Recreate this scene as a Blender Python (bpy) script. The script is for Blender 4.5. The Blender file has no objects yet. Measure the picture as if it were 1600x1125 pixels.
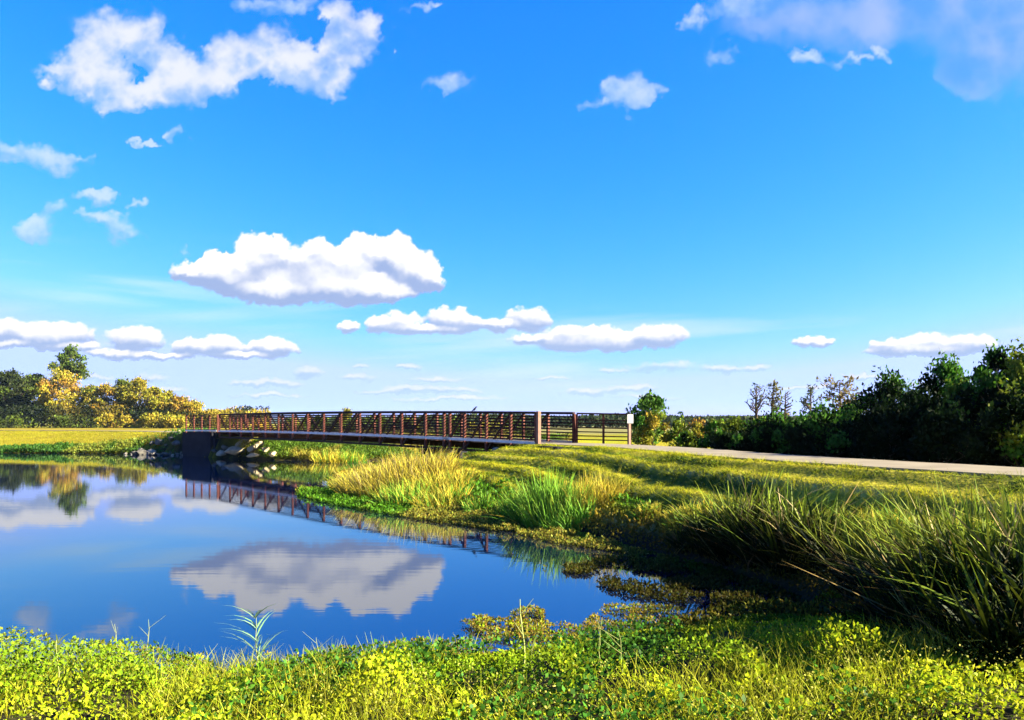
import bpy, bmesh, math, random
import numpy as np
from mathutils import Vector, Matrix
random.seed(7)
R = np.random.default_rng(11)
S = bpy.context.scene
C = S.collection
F = 1200.0      # focal length in pixels of the 1600 px wide picture
EYE = 3.0       # eye height above the pond
HY = 661.0      # row of the horizon
def Wp(x, y, z=0.0):
    Y = F*(EYE-z)/(y-HY); return ((x-800)/F*Y, Y)
def Wd(x, Y): return ((x-800)/F*Y, Y)

# ------------------------------------------------------------------ tagging
def tag(o, label=None, cat=None, group=None, kind=None):
    if label: o['label'] = label
    if cat: o['category'] = cat
    if group: o['group'] = group
    if kind: o['kind'] = kind
    return o
def empty(name, loc, rz=0.0):
    o = bpy.data.objects.new(name, None); C.objects.link(o)
    o.location = loc; o.rotation_euler = (0, 0, rz); o.empty_display_size = .2
    return o
def link(name, me, mat, parent=None, loc=None):
    o = bpy.data.objects.new(name, me); C.objects.link(o)
    if mat is not None: me.materials.append(mat)
    if parent is not None: o.parent = parent
    if loc is not None: o.location = loc
    return o
def npmesh(name, V, Q, col=None, smooth=False):
    """V (n,3); Q (m,k) polygons of one size; col (n,3) pigment"""
    V = np.asarray(V, dtype=np.float32); Q = np.asarray(Q, dtype=np.int32)
    me = bpy.data.meshes.new(name)
    me.vertices.add(len(V)); me.vertices.foreach_set('co', V.ravel())
    m, k = Q.shape
    me.loops.add(m*k); me.loops.foreach_set('vertex_index', Q.ravel())
    me.polygons.add(m); me.polygons.foreach_set('loop_start', np.arange(0, m*k, k, dtype=np.int32))
    me.update(calc_edges=True)
    if col is not None:
        a = me.color_attributes.new('pigment', 'FLOAT_COLOR', 'POINT')
        c = np.ones((len(V), 4), dtype=np.float32); c[:, :3] = col*(1 if name == 'sky' else PIG)
        a.data.foreach_set('color', c.ravel())
    if smooth: me.polygons.foreach_set('use_smooth', np.ones(m, dtype=bool))
    return me
PIG = .35        # overall depth of the plant pigments
class MB:
    """collects boxes, bars and tubes into one mesh"""
    def __init__(s): s.v = []; s.f = []
    def add(s, vs, fs):
        n = len(s.v); s.v += [tuple(v) for v in vs]; s.f += [tuple(i+n for i in f) for f in fs]
    def bar(s, a, b, w, h, up=(0, 0, 1), bev=0.0):
        a = Vector(a); b = Vector(b); d = (b-a).normalized(); u = Vector(up)
        sd = d.cross(u)
        if sd.length < 1e-4: sd = d.cross(Vector((0, 1, 0)))
        sd.normalize(); u = sd.cross(d).normalized()
        vs = []
        for p in (a, b):
            for x, y in ((-1, -1), (1, -1), (1, 1), (-1, 1)): vs.append(p+sd*(x*w/2)+u*(y*h/2))
        s.add(vs, [(3, 2, 1, 0), (4, 5, 6, 7), (0, 1, 5, 4), (1, 2, 6, 5), (2, 3, 7, 6), (3, 0, 4, 7)])
    def tube(s, pts, rad, n=6):
        rings = []
        for i, p in enumerate(pts):
            p = Vector(p); q = Vector(pts[min(i+1, len(pts)-1)])-Vector(pts[max(i-1, 0)])
            if q.length < 1e-6: q = Vector((0, 0, 1))
            q.normalize(); a = q.cross(Vector((.31, .95, .1))).normalized(); b = q.cross(a)
            rings.append([p+(a*math.cos(k*2*math.pi/n)+b*math.sin(k*2*math.pi/n))*rad[i] for k in range(n)])
        fs = []
        for i in range(len(pts)-1):
            for k in range(n): fs.append((i*n+k, i*n+(k+1) % n, (i+1)*n+(k+1) % n, (i+1)*n+k))
        fs.append(tuple(range(n-1, -1, -1))); fs.append(tuple(range((len(pts)-1)*n, len(pts)*n)))
        s.add([v for r in rings for v in r], fs)
    def build(s, name, mat, parent=None, smooth=False, loc=None):
        me = bpy.data.meshes.new(name); me.from_pydata(s.v, [], s.f); me.update()
        if smooth:
            me.polygons.foreach_set('use_smooth', [True]*len(me.polygons))
        return link(name, me, mat, parent, loc)

# ------------------------------------------------------------------ noise in numpy
def vnoise(x, y, seed=0):
    xi = np.floor(x).astype(np.int64); yi = np.floor(y).astype(np.int64); fx = x-xi; fy = y-yi
    fx = fx*fx*(3-2*fx); fy = fy*fy*(3-2*fy)
    def h(a, b):
        n = (a*374761393+b*668265263+seed*1442695041) & 0xffffffff
        n = ((n ^ (n >> 13))*1274126177) & 0xffffffff
        return ((n ^ (n >> 16)) & 0xffff)/65535.0
    return (h(xi, yi)*(1-fx)+h(xi+1, yi)*fx)*(1-fy)+(h(xi, yi+1)*(1-fx)+h(xi+1, yi+1)*fx)*fy
def fbm(x, y, seed=0, o=4):
    t = 0; a = .5; n = 0
    for i in range(o):
        t = t+a*vnoise(x*2**i, y*2**i, seed+i*17); n += a; a *= .5
    return t/n
def sm(a, b, x):
    t = np.clip((x-a)/(b-a), 0, 1); return t*t*(3-2*t)
def inpoly(px, py, poly):
    c = np.zeros(px.shape, bool); n = len(poly)
    for i in range(n):
        x1, y1 = poly[i]; x2, y2 = poly[(i+1) % n]
        if y1 == y2: continue
        c ^= ((y1 > py) != (y2 > py)) & (px < (x2-x1)*(py-y1)/(y2-y1)+x1)
    return c
def dseg(px, py, poly, closed):
    d = np.full(px.shape, 1e9); n = len(poly)
    for i in range(n if closed else n-1):
        x1, y1 = poly[i]; x2, y2 = poly[(i+1) % n]
        ex, ey = x2-x1, y2-y1; L = ex*ex+ey*ey+1e-9
        t = np.clip(((px-x1)*ex+(py-y1)*ey)/L, 0, 1)
        d = np.minimum(d, np.hypot(px-x1-t*ex, py-y1-t*ey))
    return d

# ------------------------------------------------------------------ plan of the place
POND = [(-140, 5), (-60, 5), (-30, 8), (-12, 8.6)] + [Wp(x, y) for x, y in
        ((0, 1062), (150, 1052), (300, 1066), (450, 1060), (600, 1046), (750, 1036), (900, 1016), (1050, 990), (1150, 980),
         (1260, 992), (1310, 975), (1240, 932), (1120, 890), (1000, 862), (900, 835), (800, 812), (700, 796), (610, 780), (545, 764), (520, 750))] + \
       [(-9.2, 49), (-6.5, 54), (0, 58), (12, 62), (45, 68), (45, 76), (12, 71), (-3, 66), (-12.5, 60.5), (-19, 62), (-24.5, 66), (-29, 70.5), (-35, 75.5), (-51, 77.5), (-90, 80), (-140, 74)]
PATH_R = [(2.15, 36.8), (3.55, 35.1), (5.15, 32), (6.3, 28), (7.45, 22.5), (10.4, 15.4), (14, 9), (18, 0), (24, -15)]
PATH_L = [(-24.6, 68.3), (-28.5, 72.5), (-34, 79), (-44, 90), (-62, 99), (-90, 103), (-160, 105)]
def ground_z(x, y, rough=True):
    x = np.asarray(x, float); y = np.asarray(y, float)
    ds = dseg(x, y, POND, True); ins = inpoly(x, y, POND)
    dr0 = dseg(x, y, PATH_R, False); dr = np.maximum(dr0-1.7, 0); dl = np.maximum(dseg(x, y, PATH_L, False)-1.8, 0)
    dp = np.minimum(dr, dl)
    r = ds/(ds+dp+1e-6)
    h = 1.96*np.power(r, .8)
    far = (y > 54) & (x > -28)
    h = np.where(far, np.maximum(h, np.minimum(1.45, .32*ds)*sm(0, 6, dl+2)), h)
    # the bank is cut away under the near span of the bridge
    bd = ((x-1.2)*-.652+(y-36)*.758); bn = ((x-1.2)*.758+(y-36)*.652)
    cut = sm(1.2, 3.2, bd)*sm(17, 12, bd)*sm(-3.2, -.2, bn)*sm(6.5, 3.5, bn); h = h*(1-cut)+np.minimum(h, .75+.02*bn)*cut
    farf = sm(150, 900, y); h = h*(1-farf)+1.0*farf
    if rough:
        h = h+(fbm(x*.45, y*.45, 3)-.5)*.22*sm(.4, 4, ds)*sm(0, 1.5, dp)
        h = h+(fbm(x*2.1, y*2.1, 5)-.5)*.05*sm(.1, 1, dp)
    rdg = sm(1.9, 2.6, dr0)*sm(12, 9, dr0)*sm(1.0, 2.2, ds)*(y > 11)*(y < 44)*(x > -12)
    h = h+.06*rdg*np.sin((dr0+.07*fbm(x*.25, y*.25, 8))*2*math.pi/1.25+.8)*(.4+1.2*fbm(x*.5, y*.5, 88))
    hin = -np.minimum(.9, .25*ds)-.01
    return np.where(ins, hin, h+.015)
def gz(x, y): return float(ground_z(np.array([x]), np.array([y]))[0])

def foot(px, py):
    Ys = np.arange(5, 95, .05); X_ = (px-800)/F*Ys; d = EYE-(py-HY)/F*Ys-np.maximum(ground_z(X_, Ys, False), 0)
    i = int(np.argmax(d < 0)) if (d < 0).any() else int(np.argmin(np.abs(d))); return float(X_[i]), float(Ys[i])
# ------------------------------------------------------------------ materials
def new_mat(name):
    m = bpy.data.materials.new(name); m.use_nodes = True
    nt = m.node_tree; nt.nodes.clear()
    out = nt.nodes.new('ShaderNodeOutputMaterial'); return m, nt, out
def N(nt, typ, **kw):
    n = nt.nodes.new(typ)
    for k, v in kw.items():
        if k.startswith('i_'): n.inputs[int(k[2:])].default_value = v
        else: setattr(n, k, v)
    return n
def foliage_mat(name, trans=.35, gloss=.06, rough=.45):
    m, nt, out = new_mat(name)
    a = N(nt, 'ShaderNodeVertexColor', layer_name='pigment')
    d = N(nt, 'ShaderNodeBsdfDiffuse'); t = N(nt, 'ShaderNodeBsdfTranslucent'); g = N(nt, 'ShaderNodeBsdfGlossy', i_1=rough)
    mx = N(nt, 'ShaderNodeMixShader', i_0=trans); m2 = N(nt, 'ShaderNodeMixShader', i_0=gloss)
    L = nt.links.new
    L(a.outputs[0], d.inputs[0]); L(a.outputs[0], t.inputs[0])
    L(d.outputs[0], mx.inputs[1]); L(t.outputs[0], mx.inputs[2])
    L(mx.outputs[0], m2.inputs[1]); L(g.outputs[0], m2.inputs[2]); L(m2.outputs[0], out.inputs[0])
    return m
def plain_mat(name, c1, c2, scale=3.0, rough=.8, bump=.2, detail=6, metal=0.0, stretch=(1, 1, 1)):
    c1 = tuple(v*.28 for v in c1); c2 = tuple(v*.28 for v in c2)
    m, nt, out = new_mat(name); L = nt.links.new
    tc = N(nt, 'ShaderNodeTexCoord'); mp = N(nt, 'ShaderNodeMapping'); mp.inputs['Scale'].default_value = stretch
    no = N(nt, 'ShaderNodeTexNoise'); no.inputs['Scale'].default_value = scale; no.inputs['Detail'].default_value = detail
    cr = N(nt, 'ShaderNodeValToRGB'); cr.color_ramp.elements[0].color = (*c1, 1); cr.color_ramp.elements[1].color = (*c2, 1)
    cr.color_ramp.elements[0].position = .35; cr.color_ramp.elements[1].position = .68
    b = N(nt, 'ShaderNodeBsdfPrincipled'); b.inputs['Roughness'].default_value = rough; b.inputs['Metallic'].default_value = metal; b.inputs['Specular IOR Level'].default_value = .12
    bp = N(nt, 'ShaderNodeBump'); bp.inputs['Strength'].default_value = bump; bp.inputs['Distance'].default_value = .02
    L(tc.outputs['Object'], mp.inputs[0]); L(mp.outputs[0], no.inputs[0]); L(no.outputs[0], cr.inputs[0]); L(cr.outputs[0], b.inputs[0])
    L(no.outputs[0], bp.inputs['Height']); L(bp.outputs[0], b.inputs['Normal']); L(b.outputs[0], out.inputs[0])
    return m
M = {}
M['leaf'] = foliage_mat('leaf_pigment', .38, .004, .5)
M['reed'] = foliage_mat('reed_pigment', .14, .006, .5)
M['far_leaf'] = foliage_mat('tree_leaf_pigment', .22, .003, .5)
M['bark'] = plain_mat('bark', (.10, .07, .045), (.24, .18, .12), 5, .9, .5, stretch=(3, 3, .6))
M['twig'] = plain_mat('twig_bark', (.12, .075, .035), (.22, .15, .08), 4, .9, .3)
M['pale_bark'] = plain_mat('pale_bark', (.26, .19, .11), (.50, .40, .26), 4, .9, .4, stretch=(3, 3, .6))
M['steel'] = plain_mat('weathered_steel', (.035, .010, .007), (.08, .024, .016), 6, .7, .15)
M['post_steel'] = plain_mat('worn_post_steel', (.20, .050, .030), (.38, .11, .07), 6, .65, .15)
M['toe'] = plain_mat('weathered_board', (1.5, 1.4, 1.25), (2.1, 2.0, 1.8), 5, .8, .2)
M['deck'] = plain_mat('deck_timber', (.30, .24, .18), (.46, .38, .29), 4, .85, .3)
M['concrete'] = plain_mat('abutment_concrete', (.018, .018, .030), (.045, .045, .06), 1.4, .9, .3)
M['path'] = plain_mat('path_concrete', (.45, .375, .235), (.60, .505, .33), 1.1, .9, .15, 10)
M['rock'] = plain_mat('limestone', (.62, .49, .28), (1.0, .82, .50), 2.2, .9, .6, 10)
M['dark_rock'] = plain_mat('weathered_rock', (.14, .13, .11), (.38, .35, .28), 2.2, .9, .6, 10)
M['sign'] = plain_mat('sign_white', (.80, .79, .80), (.86, .85, .86), 3, .5, .02)
M['bird'] = plain_mat('bird_feather', (.02, .02, .025), (.06, .055, .06), 20, .6, .1)
M['hill'] = plain_mat('far_forest', (.04, .07, .03), (.08, .12, .05), .012, 1, .0)
M['black'] = plain_mat('cap_dark', (.03, .02, .02), (.05, .035, .03), 9, .5, .05)

# ------------------------------------------------------------------ camera
cam = bpy.data.cameras.new('camera'); co = bpy.data.objects.new('camera', cam); C.objects.link(co)
co.location = (0, 0, EYE); co.rotation_euler = (math.radians(90), 0, 0)
cam.sensor_fit = 'HORIZONTAL'; cam.sensor_width = 36; cam.lens = 36*F/1600
cam.shift_y = (HY-562.5)/1600; cam.clip_start = .1; cam.clip_end = 12000
S.camera = co

# ------------------------------------------------------------------ sun and sky
SUN_AZ, SUN_EL = math.radians(100), math.radians(24)
sl = bpy.data.lights.new('sun', 'SUN'); sl.energy = 5.0; sl.angle = math.radians(.5); sl.color = (1, .90, .68)
so = bpy.data.objects.new('sun', sl); C.objects.link(so)
sd = Vector((math.sin(SUN_AZ)*math.cos(SUN_EL), math.cos(SUN_AZ)*math.cos(SUN_EL), math.sin(SUN_EL)))
so.rotation_euler = (-sd).to_track_quat('-Z', 'Y').to_euler(); so.location = (30, -10, 30)

W = bpy.data.worlds.new('World'); S.world = W; W.use_nodes = True
nt = W.node_tree; nt.nodes.clear(); L = nt.links.new
def mth(op, a, b=None, c=None, clamp=False):
    n = nt.nodes.new('ShaderNodeMath'); n.operation = op; n.use_clamp = clamp
    for i, v in enumerate((a, b, c)):
        if v is None: continue
        if isinstance(v, (int, float)): n.inputs[i].default_value = v
        else: L(v, n.inputs[i])
    return n.outputs[0]
def vmt(op, a, b=None, c=None):
    n = nt.nodes.new('ShaderNodeVectorMath'); n.operation = op
    for i, v in enumerate((a, b, c)):
        if v is None: continue
        if isinstance(v, tuple): n.inputs[i].default_value = v
        else: L(v, n.inputs[i])
    return n.outputs['Value'] if op in ('DOT_PRODUCT', 'LENGTH') else n.outputs[0]
def mapr(v, a, b, c=0.0, d=1.0, smooth=True):
    n = nt.nodes.new('ShaderNodeMapRange'); n.interpolation_type = 'SMOOTHSTEP' if smooth else 'LINEAR'
    L(v, n.inputs[0])
    for i, q in enumerate((a, b, c, d)): n.inputs[i+1].default_value = q
    return n.outputs[0]
def noise(vec, scale, detail=6, rough=.55, w=None, color=False):
    n = nt.nodes.new('ShaderNodeTexNoise'); n.inputs['Scale'].default_value = scale
    n.inputs['Detail'].default_value = detail; n.inputs['Roughness'].default_value = rough
    L(vec, n.inputs['Vector']); return n.outputs['Color' if color else 'Fac']
sky = nt.nodes.new('ShaderNodeTexSky'); sky.sky_type = 'NISHITA'; sky.sun_disc = False
sky.sun_elevation = SUN_EL; sky.sun_rotation = SUN_AZ
sky.air_density = 1.0; sky.dust_density = .6; sky.ozone_density = 3.0
tc = nt.nodes.new('ShaderNodeTexCoord'); sep = nt.nodes.new('ShaderNodeSeparateXYZ'); L(tc.outputs['Generated'], sep.inputs[0])
az = mth('ARCTAN2', sep.outputs[0], sep.outputs[1]); el = mth('ARCSINE', sep.outputs[2])
# direction on the sky dome in degrees of azimuth and elevation
uv = nt.nodes.new('ShaderNodeCombineXYZ'); L(mth('MULTIPLY', az, 57.2958), uv.inputs[0]); L(mth('MULTIPLY', el, 57.2958), uv.inputs[1]); uv = uv.outputs[0]
SKY_STR = .05
EXPO = 3.0
G_ = SKY_STR*2**EXPO
def over(base, al, c0, c1, lit):
    c = nt.nodes.new('ShaderNodeMix'); c.data_type = 'RGBA'; L(lit, c.inputs[0]); c.inputs[6].default_value = (*c0, 1); c.inputs[7].default_value = (*c1, 1)
    d = nt.nodes.new('ShaderNodeMix'); d.data_type = 'RGBA'; L(al, d.inputs[0]); L(base, d.inputs[6]); L(c.outputs[2], d.inputs[7])
    return d.outputs[2]
# clearer, deeper blue than the plain sky model: power and gain on each channel
sc_ = nt.nodes.new('ShaderNodeSeparateColor'); L(sky.outputs[0], sc_.inputs[0])
cc_ = nt.nodes.new('ShaderNodeCombineColor')
for i, (g, p) in enumerate(((1.35, 2.5), (.93, 1.0), (1.75, .2))):
    L(mth('MINIMUM', mth('MULTIPLY', mth('POWER', sc_.outputs[i], p), g*.2**p/G_), (.60, .80, 1.55)[i]/G_), cc_.inputs[i])
col = cc_.outputs[0]
bg = nt.nodes.new('ShaderNodeBackground'); bg.inputs[1].default_value = SKY_STR; L(col, bg.inputs[0])
wo = nt.nodes.new('ShaderNodeOutputWorld'); L(bg.outputs[0], wo.inputs[0])
S.view_settings.view_transform = 'Standard'; S.view_settings.look = 'None'; S.view_settings.gamma = 1
S.view_settings.exposure = EXPO
S.cycles.max_bounces = 6; S.cycles.transparent_max_bounces = 4; S.cycles.use_denoising = True
W.cycles.sampling_method = 'MANUAL'; W.cycles.sample_map_resolution = 512

#CLOUDS_BEGIN
# ------------------------------------------------------------------ clouds: a part of the sky dome five kilometres out
def A(x, y):     # azimuth and elevation (degrees) of a bearing
    a = np.arctan((np.asarray(x)-800.)/1200.); e = np.arctan((661.-np.asarray(y))/1200.*np.cos(a)); return np.degrees(a), np.degrees(e)
big = [(165, 62, 62, 48), (235, 66, 50, 46), (130, 95, 46, 40), (100, 112, 34, 16), (240, 136, 84, 28), (186, 156, 46, 22), (165, 166, 18, 16), (325, 118, 82, 36), (150, 128, 40, 26),
       (352, 84, 34, 32), (412, 84, 56, 46), (450, 100, 46, 32), (488, 108, 46, 40), (510, 124, 40, 26), (538, 42, 34, 38), (560, 74, 40, 26), (582, 50, 28, 26), (548, 98, 34, 36), (524, 84, 26, 30), (270, 112, 36, 30)]
bigcut = [(206, 106, 8, 11), (300, 50, 24, 22), (500, 44, 22, 26), (400, 150, 40, 14)]
small = [(48, 243, 60, 22), (92, 256, 34, 20), (20, 245, 30, 20), (118, 241, 24, 12), (278, 210, 12, 12), (222, 218, 22, 5), (975, 140, 44, 30), (925, 157, 22, 10), (1000, 148, 22, 22), (692, 134, 34, 18), (1160, 8, 50, 28), (1090, 26, 16, 16),
         (440, 4, 60, 16), (660, 3, 30, 8), (1272, 90, 30, 11), (1335, 97, 30, 9), (1384, 88, 18, 8), (60, 360, 34, 22), (48, 366, 26, 14), (84, 330, 24, 16), (128, 338, 12, 8), (150, 345, 30, 14), (185, 358, 30, 16), (213, 326, 20, 10),
         (148, 308, 28, 12), (1115, 85, 26, 20), (285, 394, 14, 9), (960, 125, 20, 14)]
low = [(400, 402, 44, 36), (425, 384, 24, 18), (486, 410, 56, 34), (500, 388, 24, 18), (545, 412, 44, 30), (566, 382, 26, 19), (606, 394, 38, 28), (644, 420, 44, 30), (668, 434, 30, 22), (500, 444, 130, 26), (345, 428, 60, 28), (310, 420, 42, 18), (560, 456, 90, 18), (420, 456, 60, 17), (360, 402, 26, 10)]
rows = [(700, 498, 34, 20), (735, 504, 24, 14), (625, 504, 32, 18), (590, 508, 22, 14), (545, 512, 16, 9), (825, 497, 34, 19), (780, 508, 40, 9), (660, 514, 70, 7),
        (895, 524, 46, 16), (940, 526, 36, 16), (1030, 524, 42, 19), (985, 530, 60, 12), (920, 538, 84, 12), (830, 528, 36, 8),
        (10, 517, 28, 20), (90, 522, 62, 22), (60, 530, 40, 12), (212, 530, 44, 22), (176, 553, 50, 7), (110, 542, 60, 7), (298, 543, 28, 17), (345, 540, 32, 19), (425, 543, 40, 14), (380, 555, 50, 6), (15, 538, 40, 6), (250, 558, 60, 6),
        (1272, 533, 32, 9), (1400, 540, 38, 13), (1470, 538, 56, 18), (1525, 538, 38, 14), (1440, 549, 80, 8)]
tiny = [(480, 582, 22, 9), (555, 590, 30, 6), (430, 599, 50, 7), (385, 600, 36, 5), (650, 608, 60, 6), (700, 612, 50, 6), (1040, 574, 60, 9), (1130, 577, 30, 7), (1170, 577, 40, 5), (235, 592, 30, 9), (920, 612, 40, 6), (985, 608, 50, 6),
        (1365, 588, 60, 4), (860, 590, 34, 3), (150, 590, 30, 5), (680, 594, 40, 4), (600, 612, 40, 4), (700, 624, 90, 4), (420, 618, 60, 4), (1010, 620, 60, 4), (960, 578, 26, 4), (640, 576, 22, 4), (1250, 606, 50, 4), (240, 612, 60, 5), (1450, 600, 60, 4), (560, 574, 20, 4)]
veil = [(1480, 20, 150, 70), (1330, 20, 110, 60), (1570, 90, 90, 60), (1535, 130, 50, 30), (1660, 50, 110, 110), (1250, 5, 90, 40), (1780, 60, 160, 90), (1620, -60, 260, 90)]
extra = [(-160, 500, 90, 26), (-260, 420, 120, 50), (-420, 300, 160, 60), (-120, 60, 100, 50), (1760, 520, 110, 22), (1900, 440, 130, 40), (2150, 340, 180, 60), (-700, 450, 200, 50), (700, -160, 160, 70), (300, -200, 120, 60)]
def blobfield(X, Y, blobs):
    f = np.zeros_like(X)
    for cx, cy, rx, ry in blobs:
        cx, cy, rx, ry = float(cx), float(cy), float(rx), float(ry)
        r2 = ((X-cx)/rx)**2+((Y-cy)/ry)**2
        w = np.maximum(0, 1-r2/1.7)
        f = 1-(1-f)*(1-w)
    return f
def turn(x, y, i):
    a = .6+i*.9; return x*math.cos(a)-y*math.sin(a)+i*3.7, x*math.sin(a)+y*math.cos(a)+i*1.3
def rfbm(x, y, seed, o, g=.52):
    t = 0; a = .5; n = 0
    for i in range(o):
        X_, Y_ = turn(x*2.03**i, y*2.03**i, i); t = t+a*vnoise(X_, Y_, seed+i*13); n += a; a *= g
    return t/n
def billow(x, y, seed, o):
    t = 0; a = .5; n = 0
    for i in range(o):
        X_, Y_ = turn(x*2.03**i, y*2.03**i, i); v = 2*vnoise(X_, Y_, seed+i*13)-1
        t = t+a*(1-np.sqrt(v*v+.02)); n += a; a *= .52
    return t/n
def lobes(X, Y, blobs):
    sx = np.zeros_like(X); sy = np.zeros_like(X); sw = np.zeros_like(X)+1e-3
    for cx, cy, rx, ry in blobs:
        w = np.maximum(0, 1-(((X-cx)/rx)**2+((Y-cy)/ry)**2)/1.7)**2
        sx += w*(X-cx)/rx; sy += w*(cy-Y)/ry; sw += w
    return sx/sw, sy/sw
def cloud_layers(az, el):
    X = 800+1200*np.tan(np.radians(np.clip(az, -80, 80))); Y = 661-1200*np.tan(np.radians(el))/np.cos(np.radians(np.clip(az, -80, 80)))
    out = np.zeros(X.shape+(3,)); al_t = np.zeros(X.shape)
    def put_(rgb, al):
        nonlocal out, al_t
        out = out*(1-al[..., None])+rgb*al[..., None]; al_t = al_t*(1-al)+al
    def layer(blobs, warp, wl, nl, namp, lo, hi, white, shade, alpha, light, relief, cut=None, seed=1, vert=.5, wy=.8, puffy=.6):
        x0 = min(b[0]-b[2] for b in blobs)-120; x1 = max(b[0]+b[2] for b in blobs)+120
        wx = (rfbm(X/wl, Y/wl, seed, 6, .6)-.5)*warp*2.6; wyv = (rfbm(X/wl+31, Y/wl+7, seed+3, 6, .6)-.5)*warp*2.6*wy
        wx = wx+(rfbm(X/wl*5.3, Y/wl*5.3, seed+61, 4, .6)-.5)*warp*.45; wyv = wyv+(rfbm(X/wl*5.3+9, Y/wl*5.3, seed+63, 4, .6)-.5)*warp*.45
        f = blobfield(X+wx, Y+wyv, blobs)
        if cut: f = f*(1-np.clip(1.6*blobfield(X+wx, Y+wyv, cut), 0, 1))
        n = billow(X/nl, Y/nl, seed+5, 6); n2 = rfbm(X/nl*.7, Y/nl*.7, seed+9, 5)
        d = f+((n2-.5)*namp+(billow(X/nl*.62, Y/nl*.75, seed+15, 3)-.60)*.9*puffy)*np.minimum(1, f*3)
        al = sm(lo, hi, d)*alpha
        lx, ly = lobes(X+wx*.6, Y+wyv*.6, blobs)
        fu = blobfield(X+wx, Y+wyv-relief, blobs)
        lit = .5+light[0]*lx+light[1]*ly+vert*(f-fu)*2+(n-.62)*light[2]+(n2-.5)*light[2]+light[3]
        lit = sm(0, 1, lit)[..., None]
        put_(np.array(shade)*(1-lit)+np.array(white)*lit, al)
    # thin high streaks low over the horizon
    ci = sm(.50, .80, fbm(X/420, (Y+X*.06)/34, 71, 6))*sm(690, 560, Y)*sm(450, 520, Y)
    put_(np.array([.82, .95, 1.0])+0*out, ci*.5)
    ci = sm(.42, .8, fbm(X/300, (Y-X*.10)/30, 91, 6))*sm(520, 470, Y)*sm(360, 430, Y)*sm(620, 200, X)
    put_(np.array([.72, .97, 1.0])+0*out, ci*.5)
    layer(extra, 40, 90, 34, .5, .2, .6, (1.1, 1.05, 1.1), (.40, .52, .9), .95, (.3, .8, .5, .0), 16, seed=3)
    layer(tiny, 9, 30, 12, .8, .15, 1.1, (.93, .94, 1.0), (.46, .64, .93), .75, (.2, 1.0, .5, -.25), 5, seed=11)
    layer(rows, 8, 26, 13, .35, .24, .58, (1.12, 1.1, 1.12), (.42, .55, .86), 1.0, (.2, .95, .35, .02), 7, seed=23, vert=.45, puffy=.8)
    layer(low, 17, 40, 22, .32, .20, .55, (1.12, 1.11, 1.13), (.38, .50, .82), 1.0, (.40, 1.0, .3, .08), 20, seed=37, vert=.5, puffy=.8)
    layer(small, 28, 50, 26, 1.5, .05, 1.25, (.80, .90, 1.05), (.42, .64, 1.0), .72, (.2, .4, 1.0, .0), 10, seed=47, vert=.3)
    layer(big, 30, 56, 30, .9, .10, 1.25, (.92, .94, 1.02), (.48, .66, 1.0), .94, (.15, .5, 1.3, .10), 22, cut=bigcut, seed=53, vert=.4, puffy=.8)
    layer(veil, 60, 170, 90, 1.1, .0, 1.35, (.50, .62, .92), (.16, .42, .84), .8, (-.1, -.5, 1.2, -.1), 40, seed=69, vert=-.3)
    return np.clip(out/np.maximum(al_t, 1e-4)[..., None], 0, 2), al_t
def sky_grid():
    az = np.concatenate([np.arange(-78, -38, .5), np.arange(-38, 38, .066), np.arange(38, 78.1, .5)])
    el = np.concatenate([np.arange(-.4, 31, .066), np.arange(31, 60, .5)])
    return np.meshgrid(az, el)
AZ, EL = sky_grid(); rgb, al = cloud_layers(AZ, EL)
al = al*sm(78, 66, np.abs(AZ))*sm(60, 48, EL)
#CLOUDS_END
a_, e_ = np.radians(AZ), np.radians(EL); RD = 5200.
V = np.stack([RD*np.sin(a_)*np.cos(e_), RD*np.cos(a_)*np.cos(e_), EYE+RD*np.sin(e_)], -1).reshape(-1, 3)
h_, w_ = AZ.shape; idx = np.arange(h_*w_).reshape(h_, w_)
Q = np.stack([idx[:-1, :-1], idx[:-1, 1:], idx[1:, 1:], idx[1:, :-1]], -1).reshape(-1, 4)
me = npmesh('sky', V, Q, rgb.reshape(-1, 3)/2**EXPO)
at = me.attributes.new('cover', 'FLOAT', 'POINT'); at.data.foreach_set('value', al.ravel().astype(np.float32))
m, snt, out = new_mat('cloud_light'); sl_ = snt.links.new
va = N(snt, 'ShaderNodeVertexColor', layer_name='pigment'); ca = N(snt, 'ShaderNodeAttribute', attribute_name='cover'); em = N(snt, 'ShaderNodeEmission'); tr = N(snt, 'ShaderNodeBsdfTransparent'); mx = N(snt, 'ShaderNodeMixShader')
sl_(va.outputs[0], em.inputs[0]); sl_(ca.outputs['Fac'], mx.inputs[0]); sl_(tr.outputs[0], mx.inputs[1]); sl_(em.outputs[0], mx.inputs[2]); sl_(mx.outputs[0], out.inputs[0])
m.cycles.emission_sampling = 'NONE'
tag(link('sky', me, m), kind='structure')

# ------------------------------------------------------------------ ground
def axis(parts):
    a = []
    for lo, hi, st in parts: a += list(np.arange(lo, hi, st))
    return np.array(a+[parts[-1][1]])
gx = axis([(-4000, -1000, 600), (-1000, -200, 160), (-200, -60, 10), (-60, -32, 1.2), (-32, -8, .6), (-8, 14, .16), (14, 26, .6), (26, 60, 3), (60, 200, 15), (200, 1000, 160), (1000, 4000, 600)])
gy = axis([(-400, -40, 60), (-40, 0, 5), (0, 4, .5), (4, 36, .16), (36, 60, .5), (60, 95, .7), (95, 160, 5), (160, 600, 40), (600, 6000, 600)])
GX, GY = np.meshgrid(gx, gy); GZ = ground_z(GX, GY)
nx, ny = len(gx), len(gy)
idx = np.arange(nx*ny).reshape(ny, nx)
Q = np.stack([idx[:-1, :-1], idx[:-1, 1:], idx[1:, 1:], idx[1:, :-1]], -1).reshape(-1, 4)
x, y = GX.ravel(), GY.ravel()
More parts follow.
